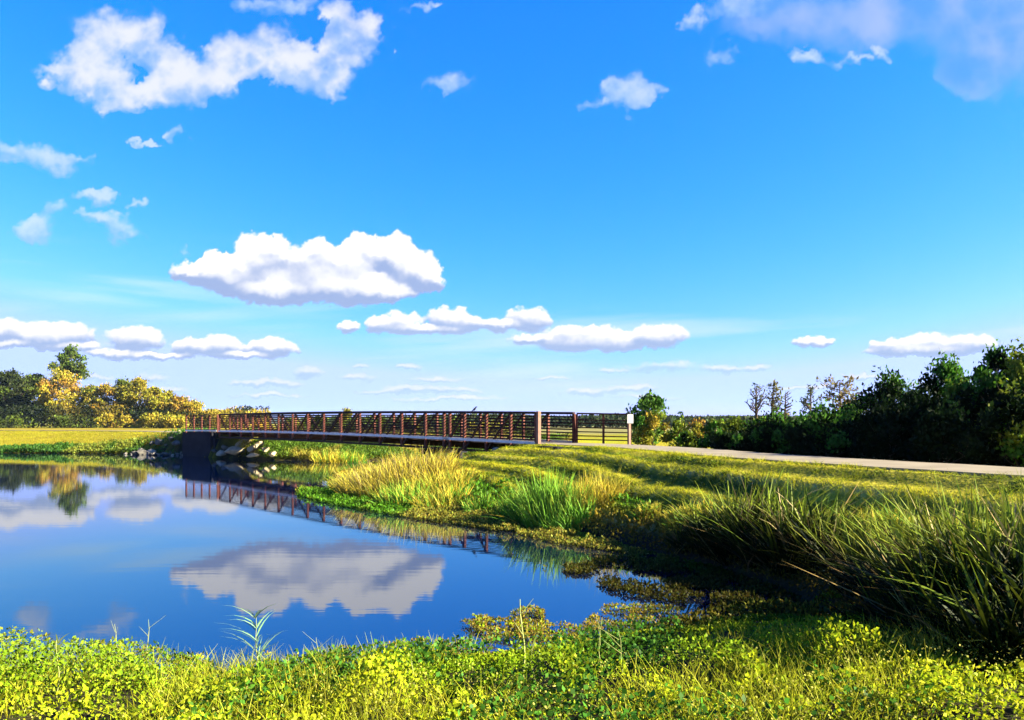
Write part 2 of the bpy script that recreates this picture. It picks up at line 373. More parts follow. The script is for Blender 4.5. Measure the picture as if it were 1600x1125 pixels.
ds = dseg(x, y, POND, True); dr = dseg(x, y, PATH_R, False)
grass = np.stack([.34+.20*fbm(x*.5, y*.5, 9), .34+.12*fbm(x*.6, y*.6, 12), .02+0*x], 1)
mud = np.array([.045, .036, .02])
t = sm(.1, 1.6, ds+(fbm(x*1.3, y*1.3, 21)-.5)*1.4)[:, None]; c = mud*(1-t)+grass*t
near = (1-sm(11, 15, y))[:, None]; c = c*(1-near)+(np.array([.06, .055, .02]))*near
# pale clippings left in rows by the mower, parallel to the path
row = np.sin((dr+.07*fbm(x*.25, y*.25, 8))*2*math.pi/1.25)
al_ = fbm(dr*2.6, y*.30, 41, 4); sl_m = ((dr < 13)*(y > 11)*(y < 46)*(x > -12)*(x < 14)*sm(1.2, 2.2, ds))[:, None]
sk = sm(.36, .64, al_)[:, None]; c = c*(1-sl_m)+(np.array([.10, .15, .012])*(1-sk)+np.array([.72, .62, .05])*sk)*sl_m
rw = (sm(.86, .99, row)*sm(.35, .6, fbm(x*.9, y*.9, 33))*(dr < 12)*(y > 12)*(y < 42)*sm(2.0, 2.6, dr))[:, None]*.6
c = c*(1-rw)+np.array([.85, .75, .22])*rw
fld = ((sm(92, 120, y))*(x > -25))[:, None]; c = c*(1-fld)+np.array([.36, .33, .10])*fld
lawn = ((y > 76) & (x < -22) & (y < 300))[:, None]; c = np.where(lawn, np.stack([.42+.1*fbm(x*.3, y, 3), .33+.08*fbm(x*.3, y, 3), .03+0*x], 1), c)
m, gnt, out = new_mat('ground_soil_and_grass')
a = N(gnt, 'ShaderNodeVertexColor', layer_name='pigment'); b = N(gnt, 'ShaderNodeBsdfPrincipled'); b.inputs['Roughness'].default_value = .95; b.inputs['Specular IOR Level'].default_value = .05
tcg = N(gnt, 'ShaderNodeTexCoord'); no = N(gnt, 'ShaderNodeTexNoise'); no.inputs['Scale'].default_value = 9; no.inputs['Detail'].default_value = 8
mr = N(gnt, 'ShaderNodeMapRange'); mr.inputs[3].default_value = .45; mr.inputs[4].default_value = 1.5
vm = N(gnt, 'ShaderNodeVectorMath', operation='SCALE'); bp = N(gnt, 'ShaderNodeBump'); bp.inputs['Strength'].default_value = .9; bp.inputs['Distance'].default_value = .06
gl = gnt.links.new
gl(tcg.outputs['Object'], no.inputs[0]); gl(no.outputs[0], mr.inputs[0]); gl(a.outputs[0], vm.inputs[0]); gl(mr.outputs[0], vm.inputs['Scale'])
gl(vm.outputs[0], b.inputs[0]); gl(no.outputs[0], bp.inputs['Height']); gl(bp.outputs[0], b.inputs['Normal']); gl(b.outputs[0], out.inputs[0])
tag(link('ground', npmesh('ground', np.stack([x, y, GZ.ravel()], 1), Q, c, True), m), kind='structure')

# water
m, wnt, out = new_mat('pond_water'); wl = wnt.links.new
gls = N(wnt, 'ShaderNodeBsdfGlossy'); gls.inputs[0].default_value = (.93, .96, 1, 1); gls.inputs[1].default_value = .02
dif = N(wnt, 'ShaderNodeBsdfDiffuse'); dif.inputs[0].default_value = (.0001, .002, .013, 1)
fr = N(wnt, 'ShaderNodeFresnel'); fr.inputs[0].default_value = 2.5
mx = N(wnt, 'ShaderNodeMixShader'); tcw = N(wnt, 'ShaderNodeTexCoord'); mpw = N(wnt, 'ShaderNodeMapping'); mpw.inputs['Scale'].default_value = (.5, 3.0, 1)
nw = N(wnt, 'ShaderNodeTexNoise'); nw.inputs['Scale'].default_value = 1.2; nw.inputs['Detail'].default_value = 4
bw = N(wnt, 'ShaderNodeBump'); bw.inputs['Strength'].default_value = .045; bw.inputs['Distance'].default_value = .02
wl(tcw.outputs['Object'], mpw.inputs[0]); wl(mpw.outputs[0], nw.inputs[0]); wl(nw.outputs[0], bw.inputs['Height'])
wl(bw.outputs[0], gls.inputs['Normal']); wl(fr.outputs[0], mx.inputs[0]); wl(dif.outputs[0], mx.inputs[1]); wl(gls.outputs[0], mx.inputs[2]); wl(mx.outputs[0], out.inputs[0])
tag(link('water', npmesh('water', [(-145, 3, 0), (50, 3, 0), (50, 84, 0), (-145, 84, 0)], [(0, 1, 2, 3)]), m), kind='structure')

# paths
def ribbon(name, pts, w, zfun, mat):
    P = [Vector((*p, 0)) for p in pts]; fine = []
    for i in range(len(P)-1):
        a, b = P[i], P[i+1]; p0 = P[i-1] if i else a*2-b; p3 = P[i+2] if i+2 < len(P) else b*2-a
        for k in range(12):
            t = k/12; fine.append(.5*((2*a)+(b-p0)*t+(2*p0-5*a+4*b-p3)*t*t+(3*a-p0-3*b+p3)*t**3))
    fine.append(P[-1]); V = []; Fs = []
    for i, p in enumerate(fine):
        d = (fine[min(i+1, len(fine)-1)]-fine[max(i-1, 0)]).normalized(); n = Vector((-d.y, d.x, 0)); z = zfun(p)
        wob = .05*math.sin(i*1.7)
        for s, zz in ((-w/2-wob, z-.12), (-w/2-wob, z), (w/2+wob, z), (w/2+wob, z-.12)): V.append((p.x+n.x*s, p.y+n.y*s, zz))
    for i in range(len(fine)-1):
        for k in range(3): Fs.append((i*4+k, i*4+k+1, i*4+5+k, i*4+4+k))
    me = bpy.data.meshes.new(name); me.from_pydata(V, [], Fs); me.update()
    return tag(link(name, me, mat), kind='structure')
ribbon('path', PATH_R, 2.7, lambda p: 2.03, M['path'])
ribbon('path', PATH_L, 2.8, lambda p: 2.08 + (.17 if p.y < 72 else .17*max(0, (78-p.y)/6)), M['path'])

# far hills
V = []; Fs = []
xs = np.linspace(-2600, 3200, 160)
for j, (yy, k) in enumerate(((1900, 0), (2050, .75), (2300, 1), (2700, .3), (3000, 0))):
    for q in xs:
        V.append((q, yy, -3+k*(8+17*float(fbm(np.array([q*.0016]), np.array([j*.15]), 77)[0])+3*float(vnoise(np.array([q*.02]), np.array([j*1.]), 5)[0]))))
n = len(xs)
for j in range(4):
    for i in range(n-1): Fs.append((j*n+i, j*n+i+1, (j+1)*n+i+1, (j+1)*n+i))
me = bpy.data.meshes.new('hills'); me.from_pydata(V, [], Fs); me.update(); tag(link('hills', me, M['hill']), kind='structure')

# ------------------------------------------------------------------ bridge
B0 = Vector((1.2, 36.0)); BD = Vector((-.86, 1.0)); BU = BD.normalized(); BN = Vector((BU.y, -BU.x))   # BN points away from the camera side
BL = BD.length
def dpx(px):   # distance d (in Y metres) along the near truss for a bearing
    k = (px-800)/F; return (B0.x-36*k)/(k+.86)
def bz(d): return 2.03+.0225*d-.00047*d*d
WID = 2.5
def bp3(d, side, z): p = B0+BD*d+BN*(WID*side); return Vector((p.x, p.y, z))
bridge = tag(empty('footbridge', (B0.x, B0.y, 2.0)), 'long rust brown steel truss footbridge crossing the creek between both grassy banks', 'bridge')
def put(mb, name, mat, parent=bridge):
    o = mb.build(name, mat, parent)
    if parent is bridge: o.matrix_parent_inverse = Matrix.Translation(-Vector(bridge.location))
    return o
dA = dpx(694); dB = dpx(703); dE = dpx(343)
nearp = [dpx(q) for q in (838, 798, 760, 726, 694)]
step = (dE-dpx(665))/13
longp = [dB+.0]+[dpx(665)+step*i for i in range(14)]
TOP = 1.42; BOT = -.52
RAILS = [.17, .33, .49, .65, .81, .97, 1.13, 1.27]
for side in (0, 1):
    sg = -1 if side == 0 else 1
    for span, pts in (('near', nearp), ('far', longp)):
        a, b = pts[0], pts[-1]
        for d in pts:
            mb = MB(); z = bz(d); mb.bar(bp3(d, side, z+BOT), bp3(d, side, z+TOP), .125, .125, up=(BU.x, BU.y, 0)); put(mb, 'post', M['post_steel'])
        n = 14
        for name, zo, w in (('top_chord', TOP+.03, .15), ('bottom_chord', BOT, .16)):
            mb = MB()
            for i in range(len(pts)-1): mb.bar(bp3(pts[i], side, bz(pts[i])+zo), bp3(pts[i+1], side, bz(pts[i+1])+zo), w, w*.8)
            put(mb, name, M['steel'])
        for r in RAILS:
            mb = MB(); off = BN*(-sg*.085)
            for i in range(len(pts)-1):
                p = bp3(pts[i], side, bz(pts[i])+r); q = bp3(pts[i+1], side, bz(pts[i+1])+r); o3 = Vector((off.x, off.y, 0))
                mb.bar(p+o3, q+o3, .03, .065)
            put(mb, 'rail', M['steel'])
        mb = MB(); o3 = Vector((BN.x, BN.y, 0))*(sg*.09)
        for i in range(len(pts)-1): mb.bar(bp3(pts[i], side, bz(pts[i])+.03)+o3, bp3(pts[i+1], side, bz(pts[i+1])+.03)+o3, .035, .13)
        put(mb, 'toe_board', M['toe'])
        npan = len(pts)-1
        for i in range(npan):
            if span == 'near':
                if i not in (1, 2, 3): continue
                hi, lo = pts[i], pts[i+1]
            else:
                if i < 8: hi, lo = pts[i], pts[i+1]
                else: hi, lo = pts[i+1], pts[i]
                if i == 0: continue
            mb = MB(); mb.bar(bp3(hi, side, bz(hi)+TOP), bp3(lo, side, bz(lo)+BOT), .085, .085); put(mb, 'diagonal', M['steel'])
mb = MB(); al = nearp[:-1]+longp
for i in range(len(al)-1):
    p = (bp3(al[i], .5, bz(al[i])-.05)); q = bp3(al[i+1], .5, bz(al[i+1])-.05); mb.bar(p, q, WID-.16, .09)
put(mb, 'deck', M['deck'])
for d in al:
    mb = MB(); mb.bar(bp3(d, 0.03, bz(d)-.28), bp3(d, .97, bz(d)-.28), .14, .26); put(mb, 'floor_beam', M['steel'])
for d in (dpx(665),):
    mb = MB()
    mb.bar(bp3(d, -.12, bz(d)-.74), bp3(d, 1.12, bz(d)-.74), .35, .28)
    put(mb, 'pier_cap', M['concrete'])
    for s in (0.05, .95):
        mb = MB(); p = bp3(d, s, 0); mb.tube([(p.x, p.y, -.8), (p.x, p.y, bz(d)-.88)], [.17, .17], 14); put(mb, 'pier_column', M['concrete'])
    mb = MB(); mb.bar(bp3(d, .05, .3), bp3(d, .95, 1.2), .07, .07); mb.bar(bp3(d, .95, .3)+Vector((.08, .08, 0)), bp3(d, .05, 1.2)+Vector((.08, .08, 0)), .07, .07); put(mb, 'cross_brace', M['steel'])

def abutment(d, side_len, label, ang=0.0):
    p = B0+BD*d+BN*(WID/2)
    e = tag(empty('abutment', (p.x, p.y, 0)), label, 'abutment')
    up = Vector((BU.x, BU.y, 0)); sgn = 1 if d > 10 else -1
    c = Vector((p.x, p.y, 0))
    n3 = Vector((BN.x, BN.y, 0)); u3 = up*sgn
    zt = bz(d)-.66
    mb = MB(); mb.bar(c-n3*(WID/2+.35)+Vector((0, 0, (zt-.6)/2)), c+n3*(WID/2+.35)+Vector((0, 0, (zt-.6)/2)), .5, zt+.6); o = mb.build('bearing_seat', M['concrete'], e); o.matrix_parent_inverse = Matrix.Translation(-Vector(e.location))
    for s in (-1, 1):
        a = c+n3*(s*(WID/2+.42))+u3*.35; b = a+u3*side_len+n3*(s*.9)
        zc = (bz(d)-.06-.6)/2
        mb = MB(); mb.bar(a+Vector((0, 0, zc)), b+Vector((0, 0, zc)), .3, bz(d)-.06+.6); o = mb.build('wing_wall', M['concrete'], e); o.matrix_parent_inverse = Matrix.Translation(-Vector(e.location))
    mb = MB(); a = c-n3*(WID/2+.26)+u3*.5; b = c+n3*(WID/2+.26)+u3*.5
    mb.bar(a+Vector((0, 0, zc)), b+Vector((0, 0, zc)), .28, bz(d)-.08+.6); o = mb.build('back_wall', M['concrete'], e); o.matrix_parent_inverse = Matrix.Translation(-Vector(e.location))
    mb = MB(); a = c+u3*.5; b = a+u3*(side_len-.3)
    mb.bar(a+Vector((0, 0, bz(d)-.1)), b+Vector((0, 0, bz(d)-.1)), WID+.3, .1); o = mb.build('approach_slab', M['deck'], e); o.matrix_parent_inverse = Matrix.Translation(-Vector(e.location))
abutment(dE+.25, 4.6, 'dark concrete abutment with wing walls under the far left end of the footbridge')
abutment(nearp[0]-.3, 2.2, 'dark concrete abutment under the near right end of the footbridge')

def railing(name, pts, zs, label, rails=RAILS, npost=5, mats=('steel', 'post_steel'), group=None, toe=True):
    e = tag(empty(name, (pts[0][0], pts[0][1], zs[0])), label, 'railing', group)
    inv = Matrix.Translation(-Vector(e.location))
    a = Vector((*pts[0], zs[0])); b = Vector((*pts[1], zs[1])); d = (b-a).normalized(); s = Vector((-d.y, d.x, 0)); s = s if s.y < 0 else -s
    def P(mb, nm, mt): o = mb.build(nm, mt, e); o.matrix_parent_inverse = inv
    for i in range(npost):
        q = a.lerp(b, i/(npost-1)); mb = MB(); mb.bar(q+Vector((0, 0, -.15)), q+Vector((0, 0, TOP-.02)), .11, .11, up=(d.x, d.y, 0)); P(mb, 'post', M[mats[1]])
    for r in rails:
        mb = MB(); mb.bar(a+s*.075+Vector((0, 0, r)), b+s*.075+Vector((0, 0, r)), .03, .055); P(mb, 'rail', M[mats[0]])
    mb = MB(); mb.bar(a+Vector((0, 0, TOP+.02)), b+Vector((0, 0, TOP+.02)), .13, .075); P(mb, 'top_rail', M[mats[0]])
    if toe:
        mb = MB(); mb.bar(a+s*.08+Vector((0, 0, .05)), b+s*.08+Vector((0, 0, .05)), .03, .12); P(mb, 'toe_board', M['toe'])
    return e
f0 = B0+BD*(nearp[0]-.15)+BN*WID
z0 = bz(0)
railing('approach_railing', [(f0.x, f0.y), Wd(985, 37.2)], [z0, 1.98], 'rust brown approach railing beside the path, ending at the white sign', npost=3, rails=[.17, .35, .55, .75, .97, 1.13], toe=False)
g0 = B0+BD*(dE+.35); g1 = Wd(291, 69.6)
railing('approach_railing', [(g0.x, g0.y), g1], [bz(dE), bz(dE)], 'rust brown front approach railing above the dark abutment at the left end', npost=5, mats=('post_steel', 'post_steel'))
h0 = g0+BN*WID; h1 = Vector(g1)+BN*WID+Vector((1.0, 1.2))
railing('approach_railing', [(h0.x, h0.y), (h1.x, h1.y)], [bz(dE), bz(dE)], 'rust brown rear approach railing behind the front one at the left end of the footbridge', npost=5, mats=('post_steel', 'post_steel'))

# big end post of the near truss, the sign, the bird
mb = MB(); p = bp3(nearp[0]-.12, 0, 0); mb.bar((p.x, p.y, 1.3), (p.x, p.y, bz(0)+TOP+.1), .16, .16, up=(.55, -.83, 0)); put(mb, 'end_post', plain_mat('end_post_tan', (.46, .24, .17), (.56, .31, .22), 6, .6, .1))
sx, sy = Wd(983, 36.6)
e = tag(empty('trail_sign', (sx, sy, 1.95)), 'small square white sign on a tan post at the end of the approach railing', 'sign')
inv = Matrix.Translation(-Vector(e.location))
mb = MB(); mb.bar((sx, sy, 1.7), (sx, sy, 3.42), .12, .12, up=(.5, -.87, 0)); mb.build('post', plain_mat('sign_post_tan', (.50, .28, .20), (.60, .36, .26), 6, .6, .1), e).matrix_parent_inverse = inv
mb = MB(); sc, ss = math.cos(.5), math.sin(.5); mb.bar((sx-.17*sc+.09*ss, sy-.17*ss-.09*sc, 3.2), (sx+.17*sc+.09*ss, sy+.17*ss-.09*sc, 3.2), .02, .42); mb.build('sign_panel', M['sign'], e).matrix_parent_inverse = inv
mb = MB()
mb.bar((sx-.1*sc+.102*ss, sy-.1*ss-.102*sc, 3.24), (sx+.1*sc+.102*ss, sy+.1*ss-.102*sc, 3.24), .004, .09)
mb.build('faded_print', plain_mat('faded_print', (.62, .58, .60), (.68, .62, .64), 5, .6, .02), e).matrix_parent_inverse = inv
mb = MB(); mb.tube([(sx, sy, 3.42), (sx, sy, 3.47), (sx, sy, 3.5)], [.11, .09, .02], 10); mb.build('cap', M['black'], e).matrix_parent_inverse = inv

def bird():
    d = dpx(741); b = bp3(d, 0, bz(d)+TOP+.09)
    bm = bmesh.new()
    spine = [(-.17, 0, -.02, .006), (-.10, 0, .02, .016), (-.05, 0, .05, .038), (0, 0, .09, .055), (.05, 0, .14, .050), (.08, 0, .18, .030), (.10, 0, .215, .034), (.125, 0, .225, .022), (.165, 0, .225, .004)]
    rings = []
    for x_, y_, z_, r_ in spine:
        rings.append([bm.verts.new((x_-r_*.6*math.sin(k*math.pi/4), r_*math.cos(k*math.pi/4), z_+r_*.8*math.sin(k*math.pi/4))) for k in range(8)])
    for i in range(len(rings)-1):
        for k in range(8): bm.faces.new((rings[i][k], rings[i][(k+1) % 8], rings[i+1][(k+1) % 8], rings[i+1][k]))
    bm.faces.new(rings[0][::-1]); bm.faces.new(rings[-1])
    me = bpy.data.meshes.new('bird'); bm.to_mesh(me); bm.free()
    for p_ in me.polygons: p_.use_smooth = True
    me.materials.append(M['bird'])
    e = tag(empty('bird', b), 'small dark bird perched on the top rail of the footbridge', 'bird')
    o = bpy.data.objects.new('body', me); C.objects.link(o); o.parent = e
    for s in (-1, 1):
        m2 = MB(); m2.tube([(.0, s*.02, -.0), (.01, s*.02, .05)], [.006, .008], 5); m2.build('leg', M['bird'], e)
bird()

# ------------------------------------------------------------------ vegetation builders (arrays)
def vary(c, n, v=.25, hue=.12, rng=R):
    c = np.asarray(c, float)
    k = (1+(rng.random((n, 1))-.5)*2*v); h = 1+(rng.random((n, 3))-.5)*2*hue
    return np.clip(c*k*h, .002, .95)
def mixc(a, b, t): return np.asarray(a)*(1-t)+np.asarray(b)*t
def leaves(P, size, asp=.55, up=.6, col=(.1, .2, .02), rng=R, flat=0.0):
    """folded diamond leaves at P; size (n,), col (n,3)"""
    n = len(P); size = np.broadcast_to(size, (n,)); col = np.broadcast_to(col, (n, 3))
    th = rng.random(n)*2*np.pi; el_ = (rng.random(n)-.2)*up*np.pi/1.2*(1-flat)
    d = np.stack([np.cos(th)*np.cos(el_), np.sin(th)*np.cos(el_), np.sin(el_)], 1)
    r = rng.normal(size=(n, 3)); r[:, 2] *= (1-flat*.85); s = np.cross(d, r); s /= np.linalg.norm(s, axis=1, keepdims=True)+1e-9
    if flat > 0:
        s = np.stack([-np.sin(th), np.cos(th), (rng.random(n)-.5)*(1-flat)], 1)
    L_ = size[:, None]; W_ = L_*asp*.5
    nrm = np.cross(s, d)
    V = np.stack([P, P+d*L_*.45+s*W_+nrm*L_*.06, P+d*L_, P+d*L_*.45-s*W_+nrm*L_*.06], 1).reshape(-1, 3)
    Q = (np.arange(n)[:, None]*4+np.arange(4)[None, :])
    return V, Q, np.repeat(col, 4, 0)
def blades(P, h, w, lean, bend, col, tip=None, seg=3, rng=R, face=None):
    """ribbons: P (n,3) foot, h,w (n,), lean (n,2) lean per unit height, bend extra droop along lean"""
    n = len(P); h = np.broadcast_to(h, (n,)); w = np.broadcast_to(w, (n,)); col = np.broadcast_to(col, (n, 3)); tip = col if tip is None else np.broadcast_to(tip, (n, 3))
    bend = np.broadcast_to(bend, (n,))
    th = rng.random(n)*np.pi if face is None else face
    sd_ = np.stack([np.cos(th), np.sin(th), 0*th], 1)
    ts = np.linspace(0, 1, seg+1); Vs = []; Cs = []
    ln = np.hypot(lean[:, 0], lean[:, 1])+1e-6; ld = lean/ln[:, None]
    for t in ts:
        off = (lean*t+ld*(bend*t*t*1.0)[:, None])*h[:, None]
        z = h*(t-.45*bend*t**3)
        c = P+np.concatenate([off, z[:, None]], 1)
        ww = (w*(1-t**2.2)*.5+.0006)[:, None]*(0.55+.45*min(1, t*4) if t < .25 else 1)
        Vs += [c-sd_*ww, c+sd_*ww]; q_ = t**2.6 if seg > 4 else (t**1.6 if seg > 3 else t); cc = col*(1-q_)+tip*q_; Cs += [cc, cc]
    V = np.stack(Vs, 1).reshape(-1, 3); Cc = np.stack(Cs, 1).reshape(-1, 3); k = 2*(seg+1)
    b = np.arange(n)[:, None]*k; Q = np.concatenate([b+np.array([2*i, 2*i+1, 2*i+3, 2*i+2]) for i in range(seg)], 0)
    return V, Q, Cc
def cat(*parts):
    V = []; Q = []; Cc = []; n = 0
    for v, q, c in parts: V.append(v); Q.append(q+n); Cc.append(c); n += len(v)
    return np.concatenate(V), np.concatenate(Q), np.concatenate(Cc)
def plant_obj(name, parts, mat, parent=None, loc=None):
    V, Q, Cc = cat(*parts) if isinstance(parts, list) else parts
    return link(name, npmesh(name, V, Q, Cc), mat, parent, loc)
def sample(x0, x1, y0, y1, n, rng=R): return x0+(x1-x0)*rng.random(n), y0+(y1-y0)*rng.random(n)

# ------------------------------------------------------------------ trees
def tree(label, x, y, h, w, cols, cat_='tree', group=None, n=2400, leaf=.3, clumps=16, z0=None, name='tree', bark='bark', crown0=.15, shape=1.0, trunk_r=None,
         lean=(0, 0), spread=.30, seed=1, limbs=10, solid=0.0, tipy=0.0):
    rng = np.random.default_rng(seed); z = gz(x, y) if z0 is None else z0
    e = tag(empty(name, (x, y, z)), label, cat_, group)
    tr_ = trunk_r or h*.022
    cs = []
    for i in range(clumps):
        t = (i+.5)/clumps; zz = h*(crown0+(1-crown0)*(t**.85)); prof = math.sin(math.pi*min(1, (.22+.78*t))**shape)**.7 if t < .97 else .15
        a = rng.random()*6.283; rr = w*.5*prof*(.35+.65*rng.random())
        cs.append((lean[0]*t+rr*math.cos(a), lean[1]*t+rr*math.sin(a), zz*(.93+.1*rng.random())))
    cs[-1] = (lean[0], lean[1], h*.93)
    cs = np.array(cs)
    mb = MB(); pts = [(lean[0]*t*t+.03*h*math.sin(5*t+seed)*t, lean[1]*t*t+.03*h*math.cos(4*t+seed)*t, h*.9*t-.1) for t in np.linspace(0, 1, 7)]
    mb.tube(pts, [tr_*(1-.85*t) for t in np.linspace(0, 1, 7)], 7)
    order = rng.permutation(clumps)[:limbs]
    for k in order:
        c = cs[k]; tz = max(.12, min(.8, (c[2]/h)-.22-.15*rng.random())); p0 = Vector((lean[0]*tz*tz, lean[1]*tz*tz, h*.9*tz)); p1 = Vector(c)
        mid = p0.lerp(p1, .5)+Vector((0, 0, -.04*h*rng.random())); r0 = tr_*(1-.85*tz)*.6
        mb.tube([p0, mid, p1], [r0, r0*.6, r0*.2], 5)
        for q in range(3):
            d = Vector(rng.normal(size=3))*w*.10; mb.tube([mid.lerp(p1, .3+.3*q), p1+d+Vector((0, 0, abs(d.z)))], [r0*.35, r0*.08], 4)
    mb.build('trunk', M[bark], e, True)
    per = rng.multinomial(n, rng.dirichlet(np.ones(clumps)*6))
    Ps = []; Cs = []
    for i, c in enumerate(cs):
        m_ = per[i]; r = w*spread*(.55+.6*rng.random()); v = rng.normal(size=(m_, 3)); v /= np.linalg.norm(v, axis=1, keepdims=True)
        v *= (rng.random((m_, 1))**(.45 if solid == 0 else .33))*r; v[:, 2] *= .75
        # ragged: sprays of leaves around a few twigs of the clump
        tw = rng.normal(size=(9, 3)); tw /= np.linalg.norm(tw, axis=1, keepdims=True); k = rng.integers(0, 9, m_)
        v = v*.55+tw[k]*r*(.35+.65*rng.random((m_, 1)))*np.array([1, 1, .8])*.75
        if tipy: v[:, 2] += tipy*r*(rng.random(m_)**3)
        Ps.append(c+v); ci = cols[rng.integers(0, len(cols))]
        Cs.append(vary(ci, m_, .35, .12, rng)*(.8+.4*rng.random()))
    P = np.concatenate(Ps); P[:, 2] = np.maximum(P[:, 2], .05+.2*rng.random(len(P)))
    plant_obj('crown', leaves(P, leaf*(.6+.8*rng.random(len(P))), .6, .9, np.concatenate(Cs), rng), M['far_leaf'], e)
    return e
def bare_tree(label, x, y, h, w, seed, cols, n=260, leaf=.3, form='up', group=None, trunk_r=.12):
    rng = np.random.default_rng(seed); z = gz(x, y); e = tag(empty('bare_tree', (x, y, z)), label, 'tree', group)
    mb = MB(); ends = []
    pts = [(.02*h*math.sin(4*t+seed), .02*h*math.cos(3*t+seed), h*t) for t in np.linspace(0, 1, 8)]
    mb.tube(pts, [trunk_r*(1-.88*t) for t in np.linspace(0, 1, 8)], 6)
    nb = 24
    for i in range(nb):
        t = .36+.62*i/nb; a = rng.random()*6.283
        if form == 'up': L_ = w*.5*math.sin(math.pi*min(1, (t-.1)/.95))**.6*(.6+.5*rng.random()); rise = L_*(.9+.5*rng.random())
        elif form == 'fir': L_ = w*.5*(1.12-t)**.8*(.55+.6*rng.random()); rise = L_*(-.05+.4*rng.random())
        else: L_ = w*.5*math.sqrt(max(.05, 1-((t-.55)/.55)**2))*(.5+.6*rng.random()); rise = L_*(.15+.35*rng.random())
        p0 = Vector((0, 0, h*t)); p2 = p0+Vector((L_*math.cos(a), L_*math.sin(a), rise)); p1 = p0.lerp(p2, .5)+Vector((0, 0, -rise*.18))
        r0 = trunk_r*(1-.75*t)*.6; mb.tube([p0, p1, p2], [r0, r0*.7, r0*.25], 4)
        for q in range(5):
            s0 = p0.lerp(p2, .35+.13*q); d = Vector((math.cos(a+rng.normal()*.9), math.sin(a+rng.normal()*.9), rng.random()*1.1))*L_*.33
            mb.tube([s0, s0+d], [r0*.75, r0*.4], 3); ends.append(s0+d)
        ends.append(p2)
    mb.build('trunk', M['twig'], e, True)
    if n:
        E = np.array([tuple(q) for q in ends]); P = E[rng.integers(0, len(E), n)]+rng.normal(size=(n, 3))*w*.045
        plant_obj('crown', leaves(P, leaf*(.6+.8*rng.random(n)), .45, .9, vary(cols, n, .35, .15, rng), rng), M['far_leaf'], e)
    return e
GOLD = (.58, .45, .045); AMBER = (.56, .34, .05); OLIVE = (.36, .33, .035); GREEN = (.14, .20, .025); DARK = (.045, .065, .014); LIME = (.46, .44, .04)
LT = 'trees in the wood beyond the left lawn'
def left_tree(px, Y, top, wpx, cols, label, sd_, **k):
    Y *= 3.05
    x = Wd(px, Y)[0]; h = EYE+(HY-top)*Y/F-gz(x, Y); w = wpx/F*Y
    k['n'] = int(k.get('n', 2400)*1.7); k['leaf'] = k.get('leaf', .3)*.74*3.05
    tree(label, x, Y, h, w, cols, group=LT, seed=sd_, **k)
big_l = dict(n=3800, leaf=.42, clumps=26, limbs=16)
left_tree(18, 96, 588, 62, [DARK, DARK, GREEN], 'dark green round tree at the left edge of the wood', 3, **{**big_l, 'n': 5200})
left_tree(52, 99, 588, 60, [DARK, GREEN, DARK], 'dark green tree just left of the tallest tree in the wood', 4, **{**big_l, 'n': 5200})
left_tree(-30, 98, 600, 80, [DARK, GREEN], 'dark tree half outside the left edge of the wood', 31, **{**big_l, 'n': 3000})
left_tree(111, 101, 548, 56, [GREEN, (.13, .22, .03)], 'tallest tree of the wood, a loose green top above its golden neighbour', 5, n=2600, leaf=.42, clumps=20, crown0=.62, spread=.22, limbs=16)
left_tree(96, 94, 585, 78, [GOLD, OLIVE, AMBER], 'golden tree with pale limbs in front of the tallest tree', 6, n=3400, leaf=.36, clumps=30, limbs=24, bark='pale_bark', spread=.2)
left_tree(142, 95, 606, 46, [OLIVE, GREEN, GOLD], 'olive tree right of the golden tree with pale limbs', 7, n=2800, leaf=.36, clumps=20, bark='pale_bark')
left_tree(168, 93, 602, 46, [AMBER, GOLD, OLIVE], 'amber tree with pale stems in the middle of the wood', 8, n=2600, leaf=.34, clumps=20, limbs=16, bark='pale_bark', spread=.22)
left_tree(192, 97, 598, 50, [OLIVE, GREEN, LIME], 'green and olive tree standing behind the amber tree', 9, n=3000, leaf=.36, clumps=20)
left_tree(218, 94, 592, 48, [LIME, OLIVE, GOLD], 'pointed yellow green tree right of the middle of the wood', 10, n=3000, leaf=.34, clumps=22, limbs=14, bark='pale_bark')
left_tree(240, 92, 608, 44, [GOLD, LIME, GOLD], 'bright golden tree right of the pointed yellow green tree', 12, n=2800, leaf=.34, clumps=20, limbs=16, bark='pale_bark')
left_tree(262, 94, 614, 44, [GOLD, OLIVE, LIME], 'golden olive tree with many thin pale stems', 13, n=2600, leaf=.34, clumps=20, limbs=16, bark='pale_bark')
left_tree(284, 92, 622, 40, [OLIVE, GOLD, AMBER], 'low golden tree next to the left end of the footbridge', 14, n=2400, leaf=.32, clumps=18, limbs=14, bark='pale_bark')
left_tree(306, 96, 632, 40, [LIME, OLIVE, GOLD], 'small yellow green tree rising behind the left railing', 15, n=2200, leaf=.32, clumps=16)
left_tree(330, 102, 644, 40, [OLIVE, LIME], 'lowest tree at the right end of the wood behind the footbridge', 16, n=1800, leaf=.32, clumps=14)
left_tree(372, 100, 650, 60, [AMBER, GOLD], 'low amber thicket seen through the far rails of the footbridge', 17, n=2200, leaf=.34, clumps=16)
UB = 'bushes along the foot of the wood'
ub_cols = [[GOLD, LIME], [DARK, GREEN], [GOLD, AMBER], [OLIVE, LIME], [GREEN, DARK], [LIME, GOLD], [GOLD, OLIVE], [GOLD, LIME]]
ub_lab = ['golden bush at the foot of the amber tree', 'dark bush at the left foot of the wood', 'amber bush in the middle foot of the wood', 'yellow green bush under the pointed tree',
          'dark green bush under the tallest tree', 'bright bush beside the left path near the railing', 'golden bush near the right foot of the wood', 'small golden bush by the left end of the railing']
